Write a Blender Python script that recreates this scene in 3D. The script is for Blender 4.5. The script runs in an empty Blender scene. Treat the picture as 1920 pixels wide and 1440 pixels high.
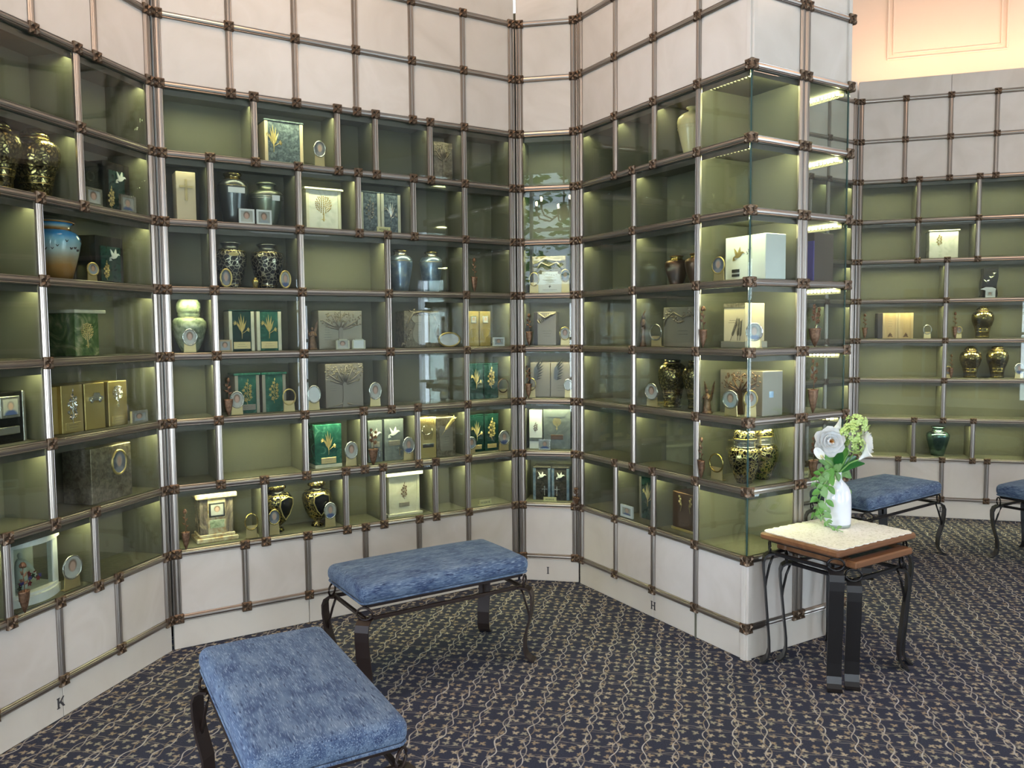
import bpy, math, random
from mathutils import Vector, Matrix, noise
from math import sin, cos, pi, radians as RAD
random.seed(7)
SC = bpy.context.scene
COL = SC.collection
U = 0.33                      # one row of the wall grid, in metres
FZ = 0.48                     # plinth height in rows: rail 0 stands FZ*U above the floor
ROOM_H = 4.75
# ------------------------------------------------------------------ camera, world, lights, exposure
cam = bpy.data.cameras.new('camera'); cam_o = bpy.data.objects.new('camera', cam); COL.objects.link(cam_o)
cam.sensor_width = 36.0; cam.lens = 36.0 * 1509.02 / 1920.0; cam.clip_start = 0.05; cam.clip_end = 200
p_, r_ = RAD(3.7845), RAD(-0.5214)
fw = Vector((0, cos(p_), -sin(p_))); u0 = Vector((0, sin(p_), cos(p_))); x0 = Vector((1, 0, 0))
rt = x0 * cos(r_) + u0 * sin(r_); up = u0 * cos(r_) - x0 * sin(r_)
M = Matrix.Identity(4)
for i in range(3):
    M[i][0] = rt[i]; M[i][1] = up[i]; M[i][2] = -fw[i]
M[2][3] = 1.5915
cam_o.matrix_world = M
SC.camera = cam_o
SC.view_settings.view_transform = 'Standard'; SC.view_settings.look = 'None'
SC.view_settings.exposure = 0.1; SC.view_settings.gamma = 1.0; SC.view_settings.use_curve_mapping = False
SC.cycles.use_denoising = True
SC.cycles.max_bounces = 10; SC.cycles.transparent_max_bounces = 24; SC.cycles.diffuse_bounces = 4; SC.cycles.glossy_bounces = 5
SC.cycles.sample_clamp_indirect = 6.0; SC.cycles.caustics_reflective = False; SC.cycles.caustics_refractive = False
W = bpy.data.worlds.new('world'); SC.world = W; W.use_nodes = True
bg = W.node_tree.nodes['Background']; bg.inputs[0].default_value = (0.72, 0.87, 1.0, 1); bg.inputs[1].default_value = 5.0

def area(name, loc, to, size, power, col, size_y=None, portal=False, spread=None):
    l = bpy.data.lights.new(name, 'AREA'); l.energy = power; l.color = col
    l.size = size
    if size_y: l.shape = 'RECTANGLE'; l.size_y = size_y
    if spread: l.spread = spread
    o = bpy.data.objects.new(name, l); COL.objects.link(o); o.location = loc
    o.rotation_euler = (Vector(to) - Vector(loc)).to_track_quat('-Z', 'Y').to_euler()
    if portal: l.cycles.is_portal = True
    return o
WARM = (1.0, 0.64, 0.41); COOL = (0.72, 0.85, 1.0)
# recessed ceiling panels of the room, with one added fill
area('ceiling_lamp', (-0.75, 3.3, ROOM_H - .05), (-0.75, 3.3, 0), 0.9, 34, WARM)
area('added_cool_fill', (3.3, 0.9, ROOM_H - .04), (3.3, 0.9, 0), 1.7, 22, (.84, .92, 1.0))  # added overhead fill that cools the right side, not a real roof opening
area('ceiling_lamp', (4.6, 3.4, ROOM_H - .05), (4.6, 3.4, 0), 1.1, 50, WARM)
area('ceiling_lamp', (-0.8, -1.2, ROOM_H - .05), (-0.8, -1.2, 0), 1.1, 72, WARM)
# daylight entering by the east glazed doors, then added fills at invented windows
area('daylight_and_fill', (8.25, 0.95, 1.35), (0, 0.95, 1.35), 3.2, 190, COOL, 2.5)
area('daylight_and_fill', (0.02, -4.25, 1.1), (0.02, 4, 1.1), 2.4, 260, (.82, .91, 1.0), 2.1)  # added fill for the lower walls, outside an invented rear window
area('daylight_and_fill', (4.7, -4.25, 1.1), (4.7, 4, 1.1), 1.35, 60, (.80, .90, 1.0), 2.1)  # added fill to brighten the pier end, outside another invented rear window
area('daylight_and_fill', (-5.75, -0.6, 1.45), (0, -0.6, 1.45), 3.0, 380, (.64, .78, 1.0), 2.1)  # added fill cooling the pier's left face, outside an invented west window
area('window_portal', (-3.4, -4.2, 3.4), (-3.4, 0, 3.4), 1.7, 1, COOL, 2.2, portal=True)
# warm cove lamps lying on the ledge over the wall at the right
area('cove_lamp', (3.40, 6.74, 3.68), (3.47, 7.00, 4.4), 1.1, 6.6, (1.0, .57, .34), .05)
area('cove_lamp', (4.50, 6.42, 3.68), (4.57, 6.68, 4.4), 1.1, 6.6, (1.0, .57, .34), .05)

# ------------------------------------------------------------------ materials
MATS = {}
def nt(name):
    m = bpy.data.materials.new(name); m.use_nodes = True
    n = m.node_tree.nodes; return m, n, m.node_tree.links, n['Principled BSDF']
def mat(name, col, rough=.5, metal=0.0, spec=.5, emit=None, es=0, coat=0, sheen=0, trans=0):
    m, n, l, b = nt(name)
    b.inputs['Base Color'].default_value = (*col, 1); b.inputs['Roughness'].default_value = rough
    b.inputs['Metallic'].default_value = metal; b.inputs['Specular IOR Level'].default_value = spec
    b.inputs['Coat Weight'].default_value = coat; b.inputs['Sheen Weight'].default_value = sheen
    b.inputs['Transmission Weight'].default_value = trans
    if emit: b.inputs['Emission Color'].default_value = (*emit, 1); b.inputs['Emission Strength'].default_value = es
    MATS[name] = m; return m
def N(n, t, **kw):
    x = n.new(t)
    for k, v in kw.items():
        if k.startswith('i_'): x.inputs[k[2:].replace('_', ' ')].default_value = v
        else: setattr(x, k, v)
    return x
def ramp(n, stops):
    r = n.new('ShaderNodeValToRGB'); e = r.color_ramp.elements
    while len(e) < len(stops): e.new(0.5)
    for k, (p, c) in enumerate(stops): e[k].position = p; e[k].color = (*c, 1)
    return r
def mottled(name, stops, scale=8, rough=.3, metal=0, detail=6, dist=1.0, bump=0, bscale=None, rand=False, coat=0, spec=.5, stretch=None):
    """one noise drives a colour ramp (stone, metal, cloth); optional fine bump"""
    m, n, l, b = nt(name)
    tc = N(n, 'ShaderNodeTexCoord'); src = tc.outputs['Object']
    mp = N(n, 'ShaderNodeMapping')
    if stretch: mp.inputs['Scale'].default_value = stretch
    l.new(src, mp.inputs['Vector'])
    if rand:
        oi = N(n, 'ShaderNodeObjectInfo'); mu = N(n, 'ShaderNodeVectorMath', operation='SCALE'); mu.inputs['Scale'].default_value = 37.0
        cx = N(n, 'ShaderNodeCombineXYZ')
        for q in range(3): l.new(oi.outputs['Random'], cx.inputs[q])
        l.new(cx.outputs[0], mu.inputs[0]); l.new(mu.outputs[0], mp.inputs['Location'])
    nz = N(n, 'ShaderNodeTexNoise'); nz.inputs['Scale'].default_value = scale; nz.inputs['Detail'].default_value = detail; nz.inputs['Distortion'].default_value = dist
    l.new(mp.outputs[0], nz.inputs['Vector'])
    r = ramp(n, stops); l.new(nz.outputs['Fac'], r.inputs[0]); l.new(r.outputs[0], b.inputs['Base Color'])
    b.inputs['Roughness'].default_value = rough; b.inputs['Metallic'].default_value = metal; b.inputs['Coat Weight'].default_value = coat
    b.inputs['Specular IOR Level'].default_value = spec
    if bump:
        n2 = N(n, 'ShaderNodeTexNoise'); n2.inputs['Scale'].default_value = bscale or scale * 3; n2.inputs['Detail'].default_value = 4
        l.new(mp.outputs[0], n2.inputs['Vector'])
        bp = N(n, 'ShaderNodeBump'); bp.inputs['Strength'].default_value = bump; bp.inputs['Distance'].default_value = .004
        l.new(n2.outputs['Fac'], bp.inputs['Height']); l.new(bp.outputs[0], b.inputs['Normal'])
    MATS[name] = m; return m

mottled('marble', [(.0, (.50, .45, .39)), (.42, (.63, .58, .52)), (.58, (.67, .62, .565)), (1, (.56, .50, .43))], scale=2.2, rough=.20, detail=9, dist=1.6, rand=True)
mottled('plinth_stone', [(.0, (.52, .47, .40)), (.45, (.63, .58, .51)), (1, (.69, .64, .56))], scale=2.5, rough=.3, detail=8, dist=1.0, rand=True)
mat('bronze_frame', (.36, .32, .285), .33, .95)
mottled('rosette_bronze', [(.3, (.05, .034, .024)), (.7, (.24, .165, .11))], scale=90, rough=.42, metal=.75)
mat('black_groove', (.02, .018, .016), .6)
mat('niche_paint', (.14, .135, .10), .6, spec=.25)
mat('niche_lamp_metal', (.12, .11, .09), .4, .5)
mat('niche_lamp_glow', (1, 1, .8), .5, emit=(1.0, 1.0, .56), es=90)
mat('niche_lamp_side', (1, 1, .8), .5, emit=(1.0, 1.0, .52), es=60)
mat('niche_lamp_dim', (1, 1, .8), .5, emit=(1.0, 1.0, .62), es=22)
mat('peach_plaster', (.78, .66, .55), .55)
mat('white_paint', (.72, .74, .76), .4)
mat('ceiling_paint', (.74, .70, .64), .8)
mat('bulb_glow', (1, .9, .7), .5, emit=(1, .82, .55), es=60)
# carved urns: gold figure over a dark ground, drawn by cell edges
def figured(name, ca, cb, scale=55, lo=.08, hi=.2, metal=.9, rough=.24, bump=.5, stretch=(1, 1, 1)):
    m, n, l, b = nt(name)
    tc = N(n, 'ShaderNodeTexCoord'); mp = N(n, 'ShaderNodeMapping'); mp.inputs['Scale'].default_value = stretch
    l.new(tc.outputs['Object'], mp.inputs['Vector'])
    nz = N(n, 'ShaderNodeTexNoise'); nz.inputs['Scale'].default_value = scale * .35; nz.inputs['Detail'].default_value = 2
    l.new(mp.outputs[0], nz.inputs['Vector'])
    ad = N(n, 'ShaderNodeVectorMath', operation='MULTIPLY_ADD'); ad.inputs[1].default_value = (.045,) * 3
    l.new(nz.outputs['Color'], ad.inputs[0]); l.new(mp.outputs[0], ad.inputs[2])
    vo = N(n, 'ShaderNodeTexVoronoi', feature='DISTANCE_TO_EDGE'); vo.inputs['Scale'].default_value = scale
    l.new(ad.outputs[0], vo.inputs['Vector'])
    r = ramp(n, [(lo, ca), (hi, cb)]); l.new(vo.outputs['Distance'], r.inputs[0]); l.new(r.outputs[0], b.inputs['Base Color'])
    bp = N(n, 'ShaderNodeBump'); bp.inputs['Strength'].default_value = bump; bp.inputs['Distance'].default_value = .003; bp.invert = True
    l.new(vo.outputs['Distance'], bp.inputs['Height']); l.new(bp.outputs[0], b.inputs['Normal'])
    b.inputs['Metallic'].default_value = metal; b.inputs['Roughness'].default_value = rough
    MATS[name] = m; return m
GOLD = (.52, .42, .17)
figured('brass_figured', (.030, .022, .009), (.46, .37, .16), 58, .05, .26)
figured('filigree_gold', GOLD, (.018, .015, .012), 58, .09, .13)
figured('filigree_pewter', (.55, .50, .36), (.035, .032, .035), 46, .03, .07, rough=.3)
mat('brass', (.62, .47, .17), .22, .95)
mat('gold_satin', (.66, .50, .20), .38, .75)
mat('gold_bright', (.66, .51, .21), .36, .6)
mat('brass_plate', (.78, .60, .30), .33, .7)
mat('bronze_dark', (.15, .085, .055), .38, .8)
mottled('bronze_cast', [(.3, (.10, .055, .032)), (.7, (.30, .18, .11))], scale=60, rough=.42, metal=.8, bump=.4)
mottled('bronze_relief', [(.3, (.14, .115, .08)), (.7, (.36, .30, .22))], scale=45, rough=.45, metal=.6, bump=.6)
mat('taupe_metal', (.27, .225, .185), .38, .55)
mat('tan_metal', (.34, .30, .24), .42, .5)
mat('black_lacquer', (.012, .011, .011), .12)
mottled('marble_green', [(.3, (.008, .06, .045)), (.55, (.025, .125, .09)), (.75, (.14, .30, .22))], scale=16, rough=.16, dist=2.5, detail=8)
mottled('marble_dark_green', [(.3, (.004, .022, .018)), (.6, (.012, .05, .042)), (.8, (.06, .13, .10))], scale=22, rough=.14, dist=2, detail=8)
mottled('marble_white', [(.3, (.55, .56, .50)), (.5, (.74, .74, .68)), (.75, (.78, .78, .73))], scale=9, rough=.2, dist=2.2, detail=8)
mottled('marble_ivory', [(.3, (.60, .57, .43)), (.6, (.72, .69, .55))], scale=9, rough=.22, dist=1.5)
mottled('granite_blue', [(.3, (.03, .045, .055)), (.5, (.10, .13, .15)), (.7, (.22, .26, .28))], scale=60, rough=.25, detail=3)
mottled('slate_grey', [(.3, (.10, .115, .115)), (.6, (.17, .19, .19)), (.8, (.30, .32, .31))], scale=12, rough=.35, dist=2)
mottled('stone_dark_brown', [(.3, (.016, .014, .013)), (.6, (.055, .048, .042)), (.8, (.13, .11, .09))], scale=38, rough=.2)
mottled('onyx_green', [(.3, (.03, .075, .02)), (.5, (.12, .19, .07)), (.7, (.45, .42, .24)), (.85, (.40, .22, .10))], scale=11, rough=.15, dist=2.5)
mottled('onyx_pale', [(.3, (.40, .22, .09)), (.5, (.58, .47, .30)), (.7, (.74, .66, .48))], scale=13, rough=.15, dist=2.5)
mottled('onyx_dark', [(.3, (.07, .06, .055)), (.5, (.22, .18, .15)), (.75, (.55, .42, .25))], scale=15, rough=.15, dist=3, stretch=(1, 1, .4))
mottled('jade_glaze', [(.3, (.13, .17, .10)), (.55, (.42, .48, .32)), (.7, (.55, .58, .46))], scale=30, rough=.2, dist=1)
mat('ivory_lacquer', (.74, .60, .40), .35)
mat('cream_glaze', (.72, .62, .30), .25)
mat('white_lacquer', (.80, .83, .82), .22)
mat('wood_light', (.50, .36, .20), .4)
mottled('wood_burl', [(.3, (.42, .27, .12)), (.7, (.62, .44, .22))], scale=14, rough=.35, stretch=(1, 1, .25))
mat('book_leather', (.022, .014, .012), .45)
mat('pewter_green', (.24, .26, .20), .3, .8)
mat('pewter_dark', (.11, .115, .12), .28, .85)
mottled('pewter_blue', [(.3, (.13, .19, .30)), (.55, (.28, .36, .46)), (.75, (.50, .54, .55))], scale=18, rough=.28, metal=.7)
mat('silver', (.68, .66, .62), .25, .9)
mat('teal_metal', (.16, .27, .25), .2, .9)
mat('brown_bark', (.10, .07, .05), .7)
mat('violet_cloth', (.10, .07, .42), .6)
mat('card_white', (.80, .82, .84), .4)
mat('ink', (.05, .045, .05), .6)
mat('engraved', (.13, .11, .09), .6)
mat('navy_cloth', (.012, .022, .10), .7)
mat('plaster_white', (.80, .81, .78), .5)
mat('petal_red', (.36, .02, .04), .6)
mat('leaf_dark', (.02, .05, .025), .5)
mat('tag_yellow', (.78, .72, .36), .45)
mat('stem_green', (.20, .38, .10), .5)
mat('iron_black', (.014, .0125, .013), .36, .3)
mat('iron_brown', (.030, .019, .016), .38, .3)
mottled('table_wood', [(.3, (.13, .055, .024)), (.7, (.235, .105, .045))], scale=14, rough=.28, stretch=(.15, 1, 1), coat=.3)
mottled('table_inset', [(.3, (.13, .15, .12)), (.7, (.24, .26, .21))], scale=20, rough=.15)
mat('vase_glass', (.80, .83, .90), .07, coat=.6)
mat('vase_base_glass', (.62, .72, .62), .05, trans=.5)
mat('leaf_fresh', (.11, .30, .045), .45)
mat('leaf_grey_green', (.19, .35, .12), .5)
mat('leaf_deep', (.018, .13, .022), .35)
mottled('floret_lime', [(.3, (.42, .60, .16)), (.7, (.66, .80, .34))], scale=60, rough=.55)
mat('petal_white', (.86, .87, .86), .5)
mat('calla_white', (.88, .89, .86), .35)
mat('stamen', (.78, .36, .05), .6)
mottled('lace', [(.35, (.66, .65, .58)), (.5, (.84, .83, .78))], scale=70, rough=.8, detail=2, bump=.8, bscale=90)
# the sky-blue urn: colour runs from sky to dusk up its own height
def dusk():
    m, n, l, b = nt('dusk_glaze')
    tc = N(n, 'ShaderNodeTexCoord'); sx = N(n, 'ShaderNodeSeparateXYZ'); l.new(tc.outputs['Generated'], sx.inputs[0])
    nz = N(n, 'ShaderNodeTexNoise'); nz.inputs['Scale'].default_value = 3; l.new(tc.outputs['Generated'], nz.inputs['Vector'])
    ma = N(n, 'ShaderNodeMath', operation='MULTIPLY_ADD'); ma.inputs[1].default_value = .16; l.new(nz.outputs['Fac'], ma.inputs[0]); l.new(sx.outputs['Z'], ma.inputs[2])
    r = ramp(n, [(.08, (.20, .085, .02)), (.34, (.42, .21, .06)), (.48, (.44, .33, .20)), (.64, (.50, .58, .56)), (.88, (.24, .50, .66)), (1, (.05, .28, .62))])
    l.new(ma.outputs[0], r.inputs[0]); l.new(r.outputs[0], b.inputs['Base Color']); b.inputs['Roughness'].default_value = .12
    MATS['dusk_glaze'] = m
dusk()
# printed portraits: soft blurred head and shoulders in generated coordinates
def portrait(name, bgc, hair, skin, cloth):
    m, n, l, b = nt(name)
    tc = N(n, 'ShaderNodeTexCoord'); base = None
    def blob(cx, cz, rx, rz, soft):
        mp = N(n, 'ShaderNodeMapping', vector_type='POINT'); mp.inputs['Location'].default_value = (-cx / rx, 0, -cz / rz); mp.inputs['Scale'].default_value = (1 / rx, 0, 1 / rz)
        l.new(tc.outputs['Generated'], mp.inputs['Vector'])
        ln = N(n, 'ShaderNodeVectorMath', operation='LENGTH'); l.new(mp.outputs[0], ln.inputs[0])
        mr = N(n, 'ShaderNodeMapRange'); mr.inputs['From Min'].default_value = 1 - soft; mr.inputs['From Max'].default_value = 1 + soft; mr.inputs['To Min'].default_value = 1; mr.inputs['To Max'].default_value = 0
        l.new(ln.outputs['Value'], mr.inputs['Value']); return mr.outputs[0]
    prev = None
    for (c, args) in ((cloth, (.5, -.05, .46, .38, .18)), (hair, (.5, .60, .24, .27, .2)), (skin, (.5, .54, .17, .23, .25))):
        mx = N(n, 'ShaderNodeMix', data_type='RGBA'); mx.inputs['B'].default_value = (*c, 1)
        l.new(blob(*args), mx.inputs['Factor'])
        if prev is None: mx.inputs['A'].default_value = (*bgc, 1)
        else: l.new(prev, mx.inputs['A'])
        prev = mx.outputs['Result']
    l.new(prev, b.inputs['Base Color']); b.inputs['Roughness'].default_value = .18
    MATS[name] = m
portrait('portrait_a', (.42, .42, .40), (.16, .11, .08), (.60, .36, .27), (.36, .40, .46))
portrait('portrait_b', (.46, .45, .40), (.30, .27, .25), (.62, .40, .31), (.10, .14, .30))
portrait('portrait_c', (.16, .17, .20), (.40, .38, .36), (.60, .40, .32), (.30, .30, .33))
portrait('portrait_d', (.52, .51, .48), (.20, .12, .08), (.66, .42, .34), (.62, .60, .56))
# glass: what it does not reflect it lets straight through
def glass(name, tint, ior=1.5):
    m = bpy.data.materials.new(name); m.use_nodes = True; n = m.node_tree.nodes; l = m.node_tree.links; n.clear()
    o = N(n, 'ShaderNodeOutputMaterial'); mx = N(n, 'ShaderNodeMixShader'); t = N(n, 'ShaderNodeBsdfTransparent'); g = N(n, 'ShaderNodeBsdfGlossy'); f = N(n, 'ShaderNodeFresnel')
    t.inputs[0].default_value = (*tint, 1); g.inputs['Roughness'].default_value = 0.0; f.inputs['IOR'].default_value = ior
    ge = N(n, 'ShaderNodeNewGeometry'); ic = N(n, 'ShaderNodeMath', operation='MULTIPLY_ADD'); ic.inputs[1].default_value = 1 / ior - ior; ic.inputs[2].default_value = ior
    l.new(ge.outputs['Backfacing'], ic.inputs[0]); l.new(ic.outputs[0], f.inputs['IOR'])
    l.new(f.outputs[0], mx.inputs[0]); l.new(t.outputs[0], mx.inputs[1]); l.new(g.outputs[0], mx.inputs[2]); l.new(mx.outputs[0], o.inputs[0])
    MATS[name] = m
glass('pane_glass', (.875, .905, .88))
glass('window_glass', (.98, .99, .99))
mat('glass_edge', (.045, .10, .105), .1)
# woven carpet: a lattice of two-strand chains with little leaf motifs between, on navy
def carpet():
    m, n, l, b = nt('carpet')
    tc = N(n, 'ShaderNodeTexCoord'); mp = N(n, 'ShaderNodeMapping'); mp.inputs['Rotation'].default_value = (0, 0, RAD(13.0)); l.new(tc.outputs['Object'], mp.inputs['Vector'])
    wob = N(n, 'ShaderNodeTexNoise'); wob.inputs['Scale'].default_value = 9; wob.inputs['Detail'].default_value = 1; l.new(mp.outputs[0], wob.inputs['Vector'])
    wa = N(n, 'ShaderNodeVectorMath', operation='MULTIPLY_ADD'); wa.inputs[1].default_value = (.03, .03, 0); l.new(wob.outputs['Color'], wa.inputs[0]); l.new(mp.outputs[0], wa.inputs[2])
    sx = N(n, 'ShaderNodeSeparateXYZ'); l.new(wa.outputs[0], sx.inputs[0])
    def ma(op, a, b_=None, c=None):
        x = N(n, 'ShaderNodeMath', operation=op)
        for k, v in enumerate((a, b_, c)):
            if v is None: continue
            if isinstance(v, (int, float)): x.inputs[k].default_value = v
            else: l.new(v, x.inputs[k])
        return x.outputs[0]
    X, Y = sx.outputs['X'], sx.outputs['Y']
    P = .113
    def strands(across, along, amp, per, shift):
        cell = ma('FLOOR', ma('DIVIDE', across, P))
        d = ma('MULTIPLY', ma('SUBTRACT', ma('FRACT', ma('DIVIDE', across, P)), .5), P)
        sn = ma('MULTIPLY', ma('SINE', ma('MULTIPLY_ADD', cell, shift, ma('MULTIPLY', along, 2 * pi / per))), amp)
        return ma('SUBTRACT', d, sn), ma('ADD', d, sn)
    def line(d, w): return ma('MINIMUM', ma('MULTIPLY', ma('SUBTRACT', 1.0, ma('MINIMUM', ma('DIVIDE', ma('ABSOLUTE', d), w), 1.0)), 1.8), 1.0)
    a1, a2 = strands(X, Y, .0125, .165, 1.9); b1, b2 = strands(Y, X, .0085, .226, 2.3)
    s1, s2, s3, s4 = line(a1, .0034), line(a2, .0034), line(b1, .0026), line(b2, .0026)
    vo = N(n, 'ShaderNodeTexVoronoi', voronoi_dimensions='2D'); vo.inputs['Scale'].default_value = 21; vo.inputs['Randomness'].default_value = .5; l.new(mp.outputs[0], vo.inputs['Vector'])
    df = N(n, 'ShaderNodeVectorMath', operation='SUBTRACT'); l.new(mp.outputs[0], df.inputs[0]); l.new(vo.outputs['Position'], df.inputs[1])
    s4x = N(n, 'ShaderNodeSeparateXYZ'); l.new(df.outputs[0], s4x.inputs[0])
    sc = N(n, 'ShaderNodeSeparateColor'); l.new(vo.outputs['Color'], sc.inputs[0])
    ang = ma('ARCTAN2', s4x.outputs['Y'], s4x.outputs['X'])
    lobes = ma('ABSOLUTE', ma('COSINE', ma('MULTIPLY_ADD', sc.outputs['Red'], 6.0, ma('MULTIPLY', ang, 2.0))))
    rad = ma('MULTIPLY', ma('MULTIPLY_ADD', lobes, .013, .0055), ma('MULTIPLY_ADD', ma('SINE', ma('ADD', ang, ma('MULTIPLY', sc.outputs['Blue'], 6.0))), .35, 1.0))
    ln = N(n, 'ShaderNodeVectorMath', operation='LENGTH'); l.new(df.outputs[0], ln.inputs[0])
    star = ma('MINIMUM', ma('MULTIPLY', ma('SUBTRACT', 1.0, ma('MINIMUM', ma('DIVIDE', ln.outputs['Value'], rad), 1.0)), 2.0), 1.0)
    nz = N(n, 'ShaderNodeTexNoise'); nz.inputs['Scale'].default_value = 380; nz.inputs['Detail'].default_value = 2; l.new(tc.outputs['Object'], nz.inputs['Vector'])
    nb = N(n, 'ShaderNodeTexNoise'); nb.inputs['Scale'].default_value = 7; nb.inputs['Detail'].default_value = 2; l.new(tc.outputs['Object'], nb.inputs['Vector'])
    rb = ramp(n, [(.34, (.014, .016, .028)), (.66, (.066, .074, .115))]); l.new(nz.outputs['Fac'], rb.inputs[0])
    sr = ramp(n, [(.2, (.30, .24, .17)), (.55, (.44, .38, .29)), (.8, (.30, .28, .22))]); l.new(sc.outputs['Green'], sr.inputs[0])
    w1 = ramp(n, [(.38, (.20, .165, .13)), (.6, (.50, .48, .46))]); l.new(nb.outputs['Fac'], w1.inputs[0])
    w2 = ramp(n, [(.4, (.44, .42, .40)), (.62, (.19, .15, .12))]); l.new(nb.outputs['Fac'], w2.inputs[0])
    prev = rb.outputs[0]
    for fac, c in ((star, sr.outputs[0]), (s3, (.20, .185, .18)), (s4, (.14, .125, .12)), (s2, w2.outputs[0]), (s1, w1.outputs[0])):
        mx = N(n, 'ShaderNodeMix', data_type='RGBA'); l.new(fac, mx.inputs['Factor']); l.new(prev, mx.inputs['A'])
        if isinstance(c, tuple): mx.inputs['B'].default_value = (*c, 1)
        else: l.new(c, mx.inputs['B'])
        prev = mx.outputs['Result']
    l.new(prev, b.inputs['Base Color']); b.inputs['Roughness'].default_value = .95; b.inputs['Specular IOR Level'].default_value = .1
    bp = N(n, 'ShaderNodeBump'); bp.inputs['Strength'].default_value = .3; bp.inputs['Distance'].default_value = .003; l.new(nz.outputs['Fac'], bp.inputs['Height']); l.new(bp.outputs[0], b.inputs['Normal'])
    MATS['carpet'] = m
carpet()
# brushed velvet: broad crushed patches crossed by fine pale threads along the seat
def velvet():
    m, n, l, b = nt('velvet_blue')
    tc = N(n, 'ShaderNodeTexCoord')
    def nz(scale, st, det, dist=0):
        mp = N(n, 'ShaderNodeMapping'); mp.inputs['Scale'].default_value = st; l.new(tc.outputs['Object'], mp.inputs['Vector'])
        x = N(n, 'ShaderNodeTexNoise'); x.inputs['Scale'].default_value = scale; x.inputs['Detail'].default_value = det; x.inputs['Distortion'].default_value = dist; l.new(mp.outputs[0], x.inputs['Vector']); return x.outputs['Fac']
    r1 = ramp(n, [(.34, (.030, .050, .115)), (.50, (.075, .115, .195)), (.68, (.135, .185, .265))]); l.new(nz(9, (1, 2.2, 2.2), 6, .4), r1.inputs[0])
    r2 = ramp(n, [(.52, (0, 0, 0)), (.72, (1, 1, 1))]); l.new(nz(34, (1, 9, 9), 4), r2.inputs[0])
    r3 = ramp(n, [(.30, (1, 1, 1)), (.44, (0, 0, 0))]); l.new(nz(26, (1, 6, 6), 4), r3.inputs[0])
    m1 = N(n, 'ShaderNodeMix', data_type='RGBA'); l.new(r2.outputs[0], m1.inputs['Factor']); l.new(r1.outputs[0], m1.inputs['A']); m1.inputs['B'].default_value = (.26, .33, .43, 1)
    m2 = N(n, 'ShaderNodeMix', data_type='RGBA'); l.new(r3.outputs[0], m2.inputs['Factor']); l.new(m1.outputs['Result'], m2.inputs['A']); m2.inputs['B'].default_value = (.016, .026, .070, 1)
    l.new(m2.outputs['Result'], b.inputs['Base Color']); b.inputs['Roughness'].default_value = .8; b.inputs['Specular IOR Level'].default_value = .12
    b.inputs['Sheen Weight'].default_value = .25; b.inputs['Sheen Tint'].default_value = (.6, .75, 1, 1)
    MATS['velvet_blue'] = m
velvet()
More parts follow.
